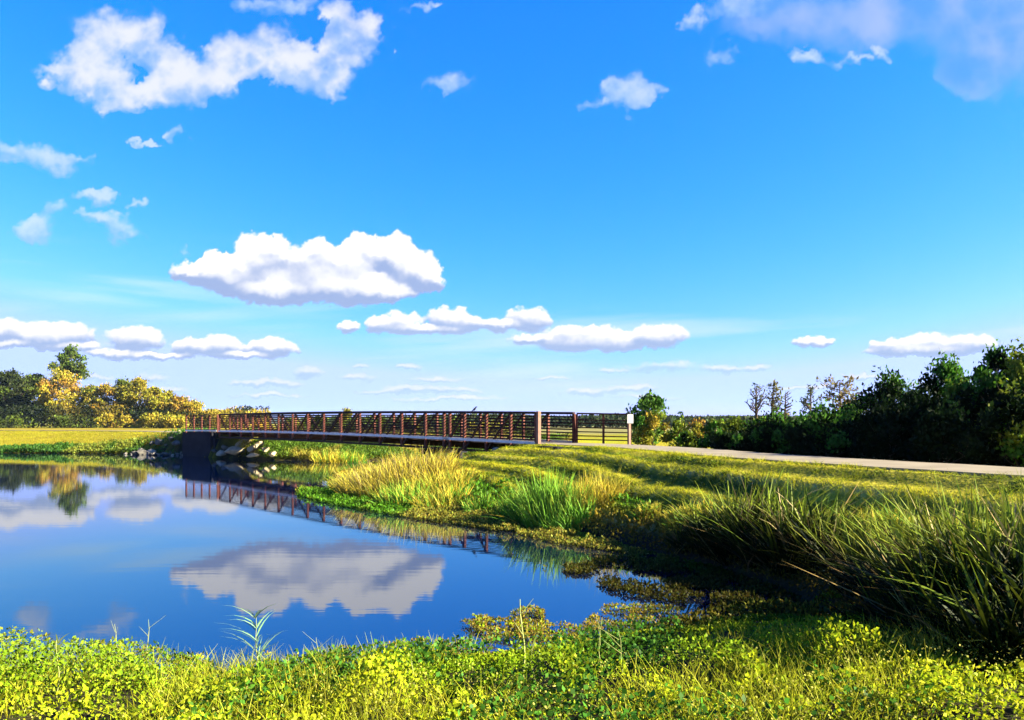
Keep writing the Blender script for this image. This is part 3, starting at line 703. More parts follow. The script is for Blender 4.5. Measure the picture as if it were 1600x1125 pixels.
for i, (px, Y, tp, wp_) in enumerate(((172, 90.6, 650, 26), (20, 92, 655, 40), (196, 90.8, 652, 26), (225, 91, 650, 26), (110, 91.5, 655, 50), (262, 88.4, 652, 24), (245, 89.5, 650, 28), (284, 86, 655, 20))):
    Y *= 2.9; x = Wd(px, Y)[0]; tree(ub_lab[i], x, Y, EYE+(HY-tp)*Y/F-gz(x, Y), wp_/F*Y*1.3, ub_cols[i], 'bush', UB, n=1100, leaf=.7, clumps=9, name='bush', crown0=.05, seed=60+i, limbs=5)

# right thicket beyond the path
RG = 'leafy trees crowding the far side of the path'
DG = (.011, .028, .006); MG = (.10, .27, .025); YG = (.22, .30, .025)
def right_tree(px, Y, top, wpx, cols, label, sd_, n=7000, leaf=.14, **k):
    x = Wd(px, Y)[0]; h = EYE+(HY-top)*Y/F-gz(x, Y); w = wpx/F*Y
    k = {**dict(clumps=34, limbs=18, crown0=.06, spread=.22, tipy=.9, solid=1), **k}
    tree(label, x, Y, h, w, cols, group=RG, seed=sd_, n=n, leaf=leaf, **k)
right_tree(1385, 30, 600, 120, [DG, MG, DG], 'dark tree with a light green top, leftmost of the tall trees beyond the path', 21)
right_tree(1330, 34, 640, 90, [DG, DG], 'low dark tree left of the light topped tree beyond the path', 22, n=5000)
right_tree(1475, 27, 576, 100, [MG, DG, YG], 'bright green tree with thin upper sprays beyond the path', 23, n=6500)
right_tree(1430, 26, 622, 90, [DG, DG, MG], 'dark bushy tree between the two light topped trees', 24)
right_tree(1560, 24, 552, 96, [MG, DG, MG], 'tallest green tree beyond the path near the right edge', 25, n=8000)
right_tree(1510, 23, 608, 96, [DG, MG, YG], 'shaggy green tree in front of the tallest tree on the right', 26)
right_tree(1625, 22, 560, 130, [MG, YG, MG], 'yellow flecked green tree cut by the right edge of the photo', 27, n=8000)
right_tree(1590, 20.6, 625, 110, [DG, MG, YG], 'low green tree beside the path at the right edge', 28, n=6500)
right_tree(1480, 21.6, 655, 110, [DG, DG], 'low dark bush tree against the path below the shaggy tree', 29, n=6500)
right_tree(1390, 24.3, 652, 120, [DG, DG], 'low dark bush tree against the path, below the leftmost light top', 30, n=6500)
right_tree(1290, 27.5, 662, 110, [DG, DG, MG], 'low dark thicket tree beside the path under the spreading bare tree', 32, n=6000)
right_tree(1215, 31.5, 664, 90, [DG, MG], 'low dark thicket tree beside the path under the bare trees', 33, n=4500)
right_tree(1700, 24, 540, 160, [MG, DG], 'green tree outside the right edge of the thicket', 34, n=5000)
RB = 'bushes beyond the path between the sign and the thicket'
for i, (px, Y, tp, wp_, cols, lb, nn, cr) in enumerate((
        (1014, 46, 622, 62, [MG, (.14, .30, .04)], 'round bright green tree just right of the white sign', 4200, .1),
        (1020, 42, 650, 44, [YG, GOLD, LIME], 'yellow bush in front of the round green tree by the sign', 2600, .05),
        (1058, 44, 662, 40, [MG, YG], 'small green bush right of the yellow bush', 1800, .05),
        (1088, 42, 664, 44, [YG, AMBER, LIME], 'yellow and russet bush in the middle of the low hedge', 2200, .05),
        (1118, 40, 662, 44, [YG, GOLD, MG], 'golden green bush right of the russet bush', 2200, .05),
        (1150, 38, 660, 46, [YG, MG], 'olive bush at the left end of the dark thicket', 2400, .05),
        (1185, 36, 660, 50, [DG, MG, YG], 'dark olive bush under the leftmost bare tree', 2600, .05),
        (1255, 38, 660, 70, [MG, YG, DG], 'green bush under the slender bare tree', 2800, .05),
        (1310, 40, 655, 60, [MG, YG], 'light topped bush at the foot of the spreading tree', 2600, .05),
        (1075, 35.5, 682, 40, [MG, DG, YG], 'low green bush against the path edge', 1600, .03),
        (1125, 33, 684, 50, [DG, MG], 'low dark bush against the path edge near the thicket', 1800, .03),
        (1063, 52, 642, 16, [MG], 'thin sapling rising behind the low hedge', 260, .3))):
    x = Wd(px, Y)[0]; tree(lb, x, Y, max(.6, EYE+(HY-tp)*Y/F-gz(x, Y)), wp_/F*Y*(1.15 if i != 11 else 1), cols, 'tree' if i in (0, 11) else 'bush', RB, n=nn, leaf=.15 if i else .2, clumps=16 if i < 11 else 6, name='tree' if i in (0, 11) else 'bush', crown0=cr, seed=80+i, limbs=9, spread=.26, tipy=.5)
BG = 'nearly bare trees on the skyline'
for i, (px, Y, tp, wp_, cols, n_, form, lb) in enumerate((
        (1182, 120, 606, 32, (.16, .17, .05), 160, 'up', 'leftmost bare tree on the skyline with upright twigs'),
        (1208, 116, 598, 44, (.26, .25, .06), 700, 'fir', 'tallest bare tree on the skyline, tapering like a fir'),
        (1227, 124, 612, 24, (.18, .17, .06), 40, 'wide', 'thin bare snag just right of the tapering tree'),
        (1266, 128, 604, 32, (.12, .17, .06), 420, 'wide', 'slender lone tree with sparse twigs on the skyline'),
        (1312, 112, 597, 66, (.34, .26, .05), 1300, 'wide', 'spreading rusty leaved tree, rightmost on the skyline'))):
    x = Wd(px, Y)[0]; bare_tree(lb, x, Y, EYE+(HY-tp)*Y/F-gz(x, Y), wp_/F*Y*1.0, 40+i, cols, int(n_*.32), .55, form, BG, .28)

# bushes and scrub behind the bridge
SB = 'scrub bushes on the far creek bank behind the footbridge'
rb = random.Random(4)
for i, (px, Y, tp, wp_, cols, lb) in enumerate((
        (452, 70, 658, 44, [OLIVE, GREEN], 'olive bush behind the far half of the footbridge'),
        (500, 74, 655, 50, [DARK, GREEN], 'dark bush behind the middle of the footbridge'),
        (541, 78, 641, 30, [GREEN, OLIVE], 'bush whose green tips stick up above the middle of the top rail'),
        (585, 80, 657, 60, [DARK, GREEN], 'dark bush behind the bridge right of the tips above the rail'),
        (640, 82, 659, 60, [DARK, OLIVE], 'dark olive bush behind the pier of the footbridge'),
        (700, 84, 660, 60, [DARK, GREEN], 'dark bush behind the near span of the footbridge'),
        (760, 86, 663, 50, [OLIVE, GOLD], 'low golden bush behind the near span of the footbridge'),
        (800, 90, 663, 50, [DARK, GREEN], 'low dark bush behind the near end of the footbridge'),
        (408, 72, 664, 40, [GOLD, AMBER], 'russet bush behind the far rails of the footbridge'))):
    x = Wd(px, Y)[0]; tree(lb, x, Y, EYE+(HY-tp)*Y/F-gz(x, Y), wp_/F*Y*1.1, cols, 'bush', SB, n=1500, leaf=.24, clumps=12, name='bush', crown0=.03, seed=120+i, limbs=6)
# far wood along the horizon
n = 60000
x, y = sample(-70, 260, 230, 300, n); keep = fbm(x*.03, y*.03, 61) > .35; x, y = x[keep], y[keep]; n = len(x)
hh = 2.2+2.2*fbm(x*.05, y*.02, 62); P = np.stack([x, y, ground_z(x, y, False)+hh*R.random(n)**.6], 1)
tag(plant_obj('far_wood', leaves(P, 1.1, .8, .9, vary((.06, .09, .035), n, .4, .2)), M['far_leaf']), 'low dark band of distant wood on the horizon', 'wood', kind='stuff')

# ------------------------------------------------------------------ rocks
def rock(px, py, size, label, mat='rock', flat=.7, zb=None, elong=1.0, sd_=0, Y=None, group='riprap rocks at the far abutment', tilt=0.0, facet=False):
    if Y is None: x, Y = Wp(px, py, zb or 0.0); z = zb or 0.0
    else: x = Wd(px, Y)[0]; z = EYE+(HY-py)*Y/F
    rng = random.Random(sd_+int(px*7)); bm = bmesh.new(); bmesh.ops.create_icosphere(bm, subdivisions=3 if not facet else 2, radius=1)
    pl = [(Vector((rng.gauss(0, 1), rng.gauss(0, 1), rng.gauss(0, 1)))).normalized() for _ in range(10)]
    dd = [.42+.3*rng.random() for _ in pl]
    for v in bm.verts:
        for p_, d_ in zip(pl, dd):
            k = v.co.dot(p_)
            if k > d_: v.co -= p_*(k-d_)
        v.co *= 1+rng.uniform(-.02, .02)
        v.co.x *= elong; v.co.z *= flat; v.co *= size/2
    bmesh.ops.rotate(bm, verts=bm.verts, cent=(0, 0, 0), matrix=Matrix.Rotation(tilt, 3, 'Y') @ Matrix.Rotation(rng.random()*1.0-.5, 3, 'Z'))
    me = bpy.data.meshes.new('rock'); bm.to_mesh(me); bm.free()
    o = link('rock', me, M[mat], loc=(x, Y, z+size*flat*.15)); tag(o, label, 'rock', group)
    return o
rock(364, 708, 1.35, 'large pale slab at the waterline under the far end of the footbridge', flat=.75, zb=.35, elong=1.5, sd_=1, Y=64.5, facet=True)
rock(378, 697, 1.2, 'pale slanting slab leaning above the large slab under the footbridge', flat=.8, elong=1.5, sd_=2, Y=66, tilt=-.5, facet=True)
rock(396, 703, 1.15, 'pale slanting slab right of the two large slabs under the footbridge', flat=.8, elong=1.4, sd_=3, Y=64, tilt=-.6, facet=True)
rock(394, 712, .8, 'small pale slab at the waterline right of the large slab', flat=.6, elong=1.6, sd_=9, Y=62.2, facet=True)
rock(345, 710, .9, 'small pale rock at the foot of the dark abutment', flat=.8, sd_=4, Y=65.5)
rock(335, 706, .6, 'smallest grey rock against the dark abutment', 'dark_rock', sd_=5, Y=66.3)
rock(350, 700, .8, 'grey rock in the shade behind the large pale slab', 'dark_rock', sd_=6, Y=66.5)
rock(414, 703, .75, 'buff rock at the left end of the planted creek bank', flat=.7, sd_=7, Y=63)
rock(406, 694, .7, 'buff rock high on the creek bank under the footbridge', flat=.7, sd_=8, Y=64.5, elong=1.4)
rock(425, 711, .8, 'small buff rock among leaves at the foot of the creek bank', flat=.7, sd_=10, Y=61.5)
rock(391, 686, .7, 'small pale rock up under the footbridge deck', sd_=12, Y=67)
rock(776, 708, .55, 'round pale rock in the grass below the near span of the footbridge', sd_=13, Y=36.4, group='pale rocks in the grass', flat=.8)
rock(785, 709.5, .4, 'smaller pale rock right beside the round pale rock', sd_=14, Y=36, group='pale rocks in the grass', flat=.8)
rr = random.Random(9); adj = ['light grey', 'dark grey', 'mossy grey', 'buff', 'brownish grey']
where = ['at the waterline', 'halfway up the bank', 'near the top of the bank']
seen = {}
k = 0
for row_, (y0, Ys) in enumerate(((708, 73.5), (699, 75), (690, 76.5), (682, 77.5))):
    for px in range(196+row_*14, 288, 11 if row_ else 9):
        x_ = px+rr.uniform(-3, 3); Y_ = Ys+rr.uniform(-.5, .5)-(px-196)*.035
        if x_ < 230 and row_ == 3: continue
        xx = Wd(x_, Y_)[0]; zz = gz(xx, Y_)
        sz = rr.choice((.4, .55, .7, .85, 1.15)); yy = HY+(EYE-max(zz, -.05)-sz*.1)*F/Y_
        a_ = rr.choice(adj)
        rock(x_, yy, sz, 'riprap rock in the heap on the bank left of the dark abutment', 'rock' if rr.random() < .12 else 'dark_rock', flat=rr.uniform(.6, .9), sd_=200+k, Y=Y_, group='riprap rocks heaped left of the far abutment', facet=True); k += 1

# ------------------------------------------------------------------ reeds and tussocks, each clump a plant
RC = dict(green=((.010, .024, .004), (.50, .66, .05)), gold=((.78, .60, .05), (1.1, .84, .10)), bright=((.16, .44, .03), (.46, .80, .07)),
          dark=((.005, .010, .002), (.42, .52, .05)), tan=((.20, .14, .05), (.80, .62, .25)))  # green and dark bases near black: shade inside the reeds painted into the colour
def clump(name, x, y, r, h, n, w, kind, label, group, seed, lean=(-.15, 0), bendm=.25, mixk=None, spread=.28, cat_='plant', tall=None):
    rng = np.random.default_rng(seed); a = rng.random(n)*6.283; q = r*np.sqrt(rng.random(n)); px, py = x+q*np.cos(a), y+q*np.sin(a)*.8
    P = np.stack([px-x, py-y, ground_z(px, py, False)*0+np.maximum(ground_z(px, py), -.1)-.03], 1); z0 = max(gz(x, y), -.05); P[:, 2] -= z0
    hh = h*(.45+.6*rng.random(n))*(1-.35*(q/r)**2)
    ln = np.stack([lean[0]+spread*rng.normal(size=n)+.25*(px-x)/r, lean[1]+spread*rng.normal(size=n)], 1)
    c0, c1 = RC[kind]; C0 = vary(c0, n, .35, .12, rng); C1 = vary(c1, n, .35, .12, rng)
    if mixk:
        m_ = rng.random(n) < mixk[1]; k0, k1 = RC[mixk[0]]; C0[m_] = vary(k0, int(m_.sum()), .3, .1, rng); C1[m_] = vary(k1, int(m_.sum()), .3, .1, rng)
    if tall:      # shaded dark body and lit pale tips, both painted in; fewer long blades stand out
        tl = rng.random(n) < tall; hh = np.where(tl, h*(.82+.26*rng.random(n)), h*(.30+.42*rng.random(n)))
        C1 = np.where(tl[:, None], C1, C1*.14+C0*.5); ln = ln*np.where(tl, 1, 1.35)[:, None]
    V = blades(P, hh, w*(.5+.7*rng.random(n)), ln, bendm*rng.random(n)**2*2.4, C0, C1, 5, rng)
    m2 = int(n*1.1); kx = rng.integers(0, n, m2)     # short dead blades at the base, with shade painted into their colour
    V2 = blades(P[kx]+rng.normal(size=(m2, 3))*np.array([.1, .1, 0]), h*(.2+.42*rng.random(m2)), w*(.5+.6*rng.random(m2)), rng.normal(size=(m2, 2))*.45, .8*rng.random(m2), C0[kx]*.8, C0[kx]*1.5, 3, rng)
    V = cat(V, V2)
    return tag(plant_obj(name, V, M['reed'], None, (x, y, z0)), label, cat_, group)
RS = 'tall reeds along the shaded right bank'
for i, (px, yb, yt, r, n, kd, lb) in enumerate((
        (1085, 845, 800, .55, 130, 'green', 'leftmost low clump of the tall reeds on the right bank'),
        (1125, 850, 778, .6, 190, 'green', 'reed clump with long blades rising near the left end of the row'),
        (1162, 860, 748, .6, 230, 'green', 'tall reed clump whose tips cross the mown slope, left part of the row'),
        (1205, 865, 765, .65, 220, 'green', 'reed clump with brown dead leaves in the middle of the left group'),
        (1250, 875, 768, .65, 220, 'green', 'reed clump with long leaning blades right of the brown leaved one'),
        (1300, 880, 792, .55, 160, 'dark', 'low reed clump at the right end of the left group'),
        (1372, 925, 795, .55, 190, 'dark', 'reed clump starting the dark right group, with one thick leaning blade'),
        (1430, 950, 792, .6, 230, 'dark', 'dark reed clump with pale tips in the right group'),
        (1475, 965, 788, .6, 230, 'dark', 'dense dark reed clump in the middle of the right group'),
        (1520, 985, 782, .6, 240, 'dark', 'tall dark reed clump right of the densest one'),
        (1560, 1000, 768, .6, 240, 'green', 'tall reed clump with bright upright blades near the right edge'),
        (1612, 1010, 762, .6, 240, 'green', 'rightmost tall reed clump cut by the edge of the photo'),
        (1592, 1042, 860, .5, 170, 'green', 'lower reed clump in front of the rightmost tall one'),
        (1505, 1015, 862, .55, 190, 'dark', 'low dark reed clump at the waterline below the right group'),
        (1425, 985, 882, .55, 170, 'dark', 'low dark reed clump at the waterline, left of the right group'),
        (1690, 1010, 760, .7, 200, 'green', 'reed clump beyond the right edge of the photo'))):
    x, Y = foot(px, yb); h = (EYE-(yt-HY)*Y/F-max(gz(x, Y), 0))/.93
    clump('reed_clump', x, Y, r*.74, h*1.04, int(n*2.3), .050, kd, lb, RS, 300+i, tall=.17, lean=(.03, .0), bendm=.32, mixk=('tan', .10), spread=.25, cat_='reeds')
RM = 'grass tussocks and reeds along the middle bank'
for i, (px, yb, yt, r, n, w, kd, lb, sp, mk) in enumerate((
        (625, 762, 703, 2.3, 1500, .028, 'gold', 'big golden grass tussock, tallest on the middle bank', .24, ('tan', .25)),
        (578, 756, 720, 1.6, 700, .028, 'gold', 'lower golden orange tussock left of the biggest one', .34, ('tan', .4)),
        (668, 778, 735, 1.6, 700, .028, 'gold', 'yellow tussock on the right shoulder of the biggest one', .34, ('bright', .2)),
        (634, 792, 738, .9, 260, .035, 'bright', 'upright green cattails in front of the big golden tussock', .12, ('gold', .2)),
        (602, 782, 748, .8, 140, .03, 'green', 'small green tuft below the golden orange tussock', .2, None),
        (690, 796, 752, .9, 260, .03, 'gold', 'short yellow tuft right of the green cattails', .26, ('bright', .4)),
        (748, 802, 766, .45, 110, .03, 'bright', 'small upright green tuft alone between the two cattail stands', .14, ('gold', .2)),
        (790, 808, 776, .5, 120, .026, 'green', 'low dark green tuft left of the large cattail stand', .22, None),
        (846, 815, 728, .75, 260, .036, 'bright', 'tallest cattails in the large green stand', .10, None),
        (868, 820, 744, .8, 260, .036, 'bright', 'green cattails on the right side of the large stand', .13, ('gold', .1)),
        (822, 812, 750, .7, 200, .034, 'bright', 'shorter green cattails on the left side of the large stand', .14, None),
        (894, 826, 772, .6, 160, .03, 'bright', 'low green cattails at the right foot of the large stand', .18, None),
        (928, 792, 728, .8, 220, .016, 'gold', 'thin tall golden grass right of the large cattail stand', .2, None),
        (905, 775, 736, .8, 160, .016, 'gold', 'wispy golden grass behind the large cattail stand', .2, None),
        (1010, 806, 782, .3, 220, .022, 'gold', 'low yellow tuft on the slope edge before the tall reeds', .3, ('bright', .4)),
        (1075, 812, 782, .5, 260, .018, 'gold', 'yellow tuft behind the leftmost tall reeds', .3, ('bright', .3)),
        (1340, 845, 805, .8, 260, .018, 'gold', 'bright yellow tuft in the gap between the reed groups', .28, ('bright', .4)),
        (545, 766, 738, .9, 200, .03, 'bright', 'green tuft left of the golden orange tussock', .2, ('gold', .2)),
        (522, 722, 696, 1.6, 260, .05, 'gold', 'golden tussock on the far creek bank seen under the footbridge', .3, ('bright', .3)),
        (548, 722, 698, 1.2, 180, .05, 'bright', 'green tuft right of the golden tussock under the footbridge', .2, ('gold', .3)))):
    x, Y = foot(px, yb); h = (EYE-(yt-HY)*Y/F-max(gz(x, Y), 0))/.93
    clump('grass_tussock' if w < .03 else 'cattail_clump', x, Y, r, h, int(n*1.5), w*1.1, kd, lb, RM, 400+i, lean=(-.05, 0), bendm=.2, mixk=mk, spread=sp, cat_='grass' if w < .03 else 'cattails')

# single weeds in the foreground
def weed(px, py, Y, topy, kind, label, seed, leaf_l=.14, n=14, lean=(0, 0), r=.006, group='tall weeds standing in the foreground plants', c=(.30, .38, .07)):
    rng = np.random.default_rng(seed); x = Wd(px, Y)[0]; z0 = max(gz(x, Y), -.03); h = EYE+(HY-topy)*Y/F-z0
    e = tag(empty('weed', (x, Y, z0)), label, 'weed', group)
    pts = [(lean[0]*h*t*t+.015*math.sin(7*t+seed), lean[1]*h*t*t, h*t) for t in np.linspace(0, 1, 7)]
    mb = MB(); mb.tube(pts, [r*(1-.7*t) for t in np.linspace(0, 1, 7)], 5)
    o = mb.build('stem', M['stem'], e, True)
    if kind == 'stalk':
        for q in range(3):
            t = .6+.12*q; d = Vector((rng.normal()*.10, rng.normal()*.05, .14)); m2 = MB(); p = Vector((lean[0]*h*t*t, lean[1]*h*t*t, h*t)); m2.tube([p, p+d], [r*.4, r*.15], 4); m2.build('twig', M['stem'], e)
        return e
    ts = rng.uniform(.12, 1.0, n); P = np.array([[lean[0]*h*t*t, lean[1]*h*t*t, h*t] for t in ts]); a = rng.random(n)*6.283
    ln = np.stack([np.cos(a), np.sin(a)], 1)*(.8 if kind == 'leafy' else 1.2)
    plant_obj('foliage', blades(P, leaf_l*(.6+.7*rng.random(n)), .016 if kind == 'leafy' else .010, ln, .7*np.ones(n), vary(c, n, .3, .1, rng), None, 4, rng), M['leaf'], e)
    return e
M['stem'] = plain_mat('green_stem', (.55, .62, .16), (.85, .88, .30), 12, .7, .05)
weed(403, 1050, 8.6, 962, 'leafy', 'blue green weed with arching narrow leaves, tallest before the water', 1, .26, 34, c=(.34, .58, .26), lean=(-.05, 0), r=.007)
weed(231, 1000, 8.8, 968, 'stalk', 'thin bare stalk standing above the leafy mound', 2)
weed(180, 990, 8.9, 975, 'stalk', 'short thin stalk on top of the leafy mound', 3)
weed(496, 1060, 8.3, 996, 'stalk', 'thin bare stalk right of the blue green weed', 4)
weed(818, 1090, 7.4, 936, 'stalk', 'tall pale stalk rising across the floating leaves in the middle', 5, lean=(-.03, 0), r=.012)
weed(832, 1080, 7.3, 1010, 'leafy', 'leafy weed at the foot of the tall pale stalk', 6, .16, 18)
weed(938, 1080, 7.2, 965, 'stalk', 'thin stalk right of the tall pale stalk', 7)
weed(975, 1085, 7.1, 985, 'stalk', 'leaning thin stalk among the floating leaves', 8, lean=(-.12, 0))
weed(1180, 1090, 6.9, 1030, 'leafy', 'short leafy weed in the bright plants right of centre', 9, .15, 16)
weed(645, 1090, 7.0, 1035, 'stalk', 'short stalk at the edge of the dark leaves', 10)
weed(90, 1080, 7.2, 1000, 'leafy', 'leafy weed in the mound near the left edge', 11, .14, 16)
weed(1010, 1100, 6.6, 1050, 'leafy', 'short leafy weed near the bottom edge of the photo', 12, .14, 14)
for i, (px, topy, ln, lb) in enumerate(((1385, 925, -.55, 'long arching pale grass stem, leftmost of the dry stems in the corner'), (1470, 925, -.5, 'dry grass stem leaning left over the dark reeds'),
        (1500, 870, -.45, 'tallest dry grass stem in the right corner'), (1530, 890, -.4, 'dry grass stem just right of the tallest one'),
        (1555, 905, -.35, 'dry grass stem close to the right edge'), (1585, 880, -.55, 'dry grass stem rising beside the right edge of the photo'))):
    weed(px+60, 1060, 7.4-.1*i, topy, 'stalk', lb, 30+i, lean=(ln, 0), r=.005, group='dry grass stems in the right corner')
clump('grass_tussock', *Wd(1500, 7.1), .5, .55, 420, .009, 'gold', 'bright yellow grass tuft at the foot of the dry stems', 'grass tufts at the front right corner', 501, lean=(-.15, 0), spread=.25, cat_='grass')
clump('grass_tussock', *Wd(1585, 6.8), .5, .5, 420, .009, 'gold', 'bright yellow grass tuft at the right edge of the photo', 'grass tufts at the front right corner', 502, lean=(-.1, 0), spread=.25, cat_='grass')

# ------------------------------------------------------------------ ground cover (stuff)
def pools(x, y, poly): return inpoly(x, y, poly)
# foreground leaves
N0 = 430000
x, y = sample(-8.5, 8.5, 3.9, 12.5, N0); keep = np.abs(x) < y*.70+.3; x, y = x[keep], y[keep]
gzv = ground_z(x, y); ds = dseg(x, y, POND, True); ins = gzv < 0
F1 = [Wp(*p) for p in ((712, 972), (745, 966), (790, 974), (860, 972), (905, 984), (945, 950), (1000, 944), (1060, 952), (1150, 972), (1230, 992), (1330, 1012), (1360, 1060), (900, 1062), (860, 1010), (800, 1004), (750, 992))]
F2 = [Wp(*p) for p in ((430, 1062), (470, 1046), (520, 1040), (575, 1020), (640, 1004), (690, 1004), (735, 1018), (800, 1016), (850, 1030), (900, 1040), (900, 1080), (430, 1080))]
F3 = [Wp(*p) for p in ((795, 958), (830, 952), (850, 958), (850, 970), (800, 968))]
F4 = [Wp(*p) for p in ((870, 928), (905, 926), (930, 936), (900, 942), (876, 938))]
pat = fbm(x*1.1, y*1.1, 201, 5); fine = fbm(x*3.2, y*3.2, 205, 4)
mat_ = (inpoly(x, y, F1) | inpoly(x, y, F2)) & (fine > .36) | ((inpoly(x, y, F3) | inpoly(x, y, F4)) & (fine > .40))
mat_ |= ins & (ds < .35*pat+.05) | (ins & (ds < .9) & (fine > .62))
mat_ |= inpoly(x, y, F1) & (ds < .5) & (fine > .3)
ok = (~ins) | mat_; ok &= ~((fine < .45) & (R.random(len(x)) < .93)) & (R.random(len(x)) < .72)
x, y, gzv, ds, ins, pat, fine = (q[ok] for q in (x, y, gzv, ds, ins, pat, fine)); n = len(x)
mound = np.exp(-((x+4.9)/1.55)**4-((y-8.5)/1.1)**2)*.34
rise = 1-.85*sm(.2, 2.0, x)*sm(6.8, 8.2, y)
hv = np.where(ins, .04+.05*fine, .05+(.08+.34*sm(.42, .7, fbm(x*1.7+4, y*1.7, 261, 3)))*sm(0, 1.6, ds)*rise+mound)
zz = np.maximum(gzv, 0)+hv*(R.random(n)**.55)
green = vary((.11, .27, .015), n, .6, .15); bright = vary((.66, .82, .022), n, .6, .12); brown = vary((.42, .33, .04), n, .45, .18); lime = vary((.36, .56, .016), n, .55, .12)
tb = sm(.40, .62, fbm(x*.5+3, y*.8, 211, 4)+.30*sm(7.6, 5.4, y)+.05*x/5)[:, None]
cL = lime*(1-tb)+bright*tb
dk = sm(.52, .62, fbm(x*.8, y*.8, 221, 4))[:, None]*(.9-.8*sm(7.4, 5.6, y)[:, None]); cL = cL*(1-dk)+green*dk
gm = np.exp(-((x+5.2)/1.5)**2-((y-8.3)/1.0)**2)[:, None]*.8; cL = cL*(1-gm)+vary((.20, .40, .04), n, .35, .1)*gm
bw_ = np.clip(sm(.55, .35, zz/.3)*ins+sm(.5, .66, fbm(x*.9+9, y*1.2, 231, 4))*sm(1.6, .2, ds)*1.1, 0, 1)[:, None]*(R.random((n, 1)) < .75); cL = cL*(1-bw_)+brown*bw_
sz = .036*(.5+1.0*R.random(n)**1.5)*(1+.9*sm(.55, .65, fbm(x*.9+2, y*.9, 271, 3)))*(1+.25*(y-6)/4)
sz = np.minimum(sz, .048)
near_shade = (sm(1.5, 3.0, x)*sm(8.6, 9.6, y))[:, None]; cL = cL*(1-.3*near_shade)  # far right leaves darkened: shade painted into their colour
fl = leaves(np.stack([x, y, zz], 1), sz, .62, .7, cL, R)
tag(plant_obj('foreground_groundcover', fl, M['leaf']), 'bright green and yellow low leafy plants covering the near bank', 'ground cover', kind='stuff')
nb = 9000; x, y = sample(-2.6, 3.2, 5.2, 9.2, nb); k = (fbm(x*.8, y*.8, 221, 4)+.1*np.exp(-((x+.5)/1.2)**2-((y-8)/.8)**2) > .56) & (ground_z(x, y) > .06); x, y = x[k], y[k]; nb = len(x)
P = np.stack([x, y, np.maximum(ground_z(x, y), 0)+.08+.22*R.random(nb)**.7], 1)
tag(plant_obj('broad_leaf_patches', leaves(P, .056*(.6+.6*R.random(nb)), .75, .5, vary((.10, .28, .025), nb, .5, .15), R), M['leaf']), 'patches of broader dark green leaves among the near bank plants', 'ground cover', kind='stuff')
# pale little flower heads scattered through the nearest plants
n2 = 7000; x, y = sample(-5.5, 5.5, 4.0, 7.4, n2); k = (np.abs(x) < y*.7+.2) & (fbm(x*.7, y*.7, 241, 3)+.25*sm(6.6, 5, y) > .52); x, y = x[k], y[k]; n2 = len(x)
P = np.stack([x, y, np.maximum(ground_z(x, y), 0)+.18+.12*R.random(n2)], 1)
tag(plant_obj('flower_heads', leaves(P, .018*(.7+.6*R.random(n2)), .9, .5, vary((.90, .84, .16), n2, .15, .05), R), M['leaf']), 'pale yellow seed and flower heads over the nearest plants', 'flowers', kind='stuff')
# thin grass in the foreground
n3 = 26000; x, y = sample(-7, 7, 4.2, 9.3, n3); gq = ground_z(x, y); k = (gq > .0) & ~((x > .5) & (y > 7.8+.5*R.random(n3))) & (np.abs(x) < y*.72) & (fbm(x*.8, y*.8, 251, 3) > .42); x, y, gq = x[k], y[k], gq[k]; n3 = len(x)
P = np.stack([x, y, gq], 1); yel = vary((.66, .70, .04), n3, .35, .1)
tag(plant_obj('foreground_grass', blades(P, .16+.26*R.random(n3), .006+.003*R.random(n3), R.normal(size=(n3, 2))*.28, .5*R.random(n3), yel*.7, yel, 3, R), M['leaf']), 'fine yellow green grass growing through the near bank plants', 'grass', kind='stuff')

# floating leaf mats along the right bank
M1 = [Wp(*p) for p in ((462, 768), (490, 765), (520, 766), (600, 776), (700, 790), (800, 806), (900, 828), (1000, 850), (1120, 880), (1060, 880), (980, 866), (880, 852), (800, 834), (730, 823), (650, 812), (580, 800), (510, 787), (468, 776))]
M2 = [Wp(*p) for p in ((846, 885), (900, 878), (960, 872), (1000, 866), (1120, 885), (1250, 930), (1320, 975), (1230, 985), (1120, 955), (1030, 940), (960, 925), (900, 905), (860, 893))]
x, y = sample(-13, 6, 10.5, 42, 520000); inn = inpoly(x, y, POND)
x, y = x[inn], y[inn]; ds = dseg(x, y, POND, True); fine = fbm(x*2.2, y*1.4, 301, 4)
k = inpoly(x, y, M1) & (fine > .34) | inpoly(x, y, M2) & (fine > .42) | ((ds < .35) & (x > -11) & (y > 12) & (fine > .3))
x, y, fine, ds = x[k], y[k], fine[k], ds[k]; kk = R.random(len(x)) < np.clip(15/y, .25, .9)*1.1; x, y, fine, ds = x[kk], y[kk], fine[kk], ds[kk]; n = len(x)
z = .01+.09*R.random(n)*(fine*1.4)+.16*R.random(n)*sm(.5, .7, fbm(x*2.5, y*2.5, 309, 3))*(y > 18); cc = mixc(vary((.15, .38, .02), n, .7, .15), vary((.40, .38, .05), n, .6, .18), sm(.42, .62, fbm(x*.5, y*.25, 307, 3)+.25*sm(34, 24, y))[:, None])
bank_shade = (sm(-1, 2, x)*sm(20, 15, y))[:, None]; cc = cc*(1-.8*bank_shade)  # mat leaves darker on the right, shade put into the pigment
tag(plant_obj('floating_leaf_mat', leaves(np.stack([x, y, z], 1), .03+.0022*y*(.6+.7*R.random(n)), .7, .8, cc, R), M['leaf']), 'mat of small floating leaves along the right bank of the pond', 'water plants', kind='stuff')
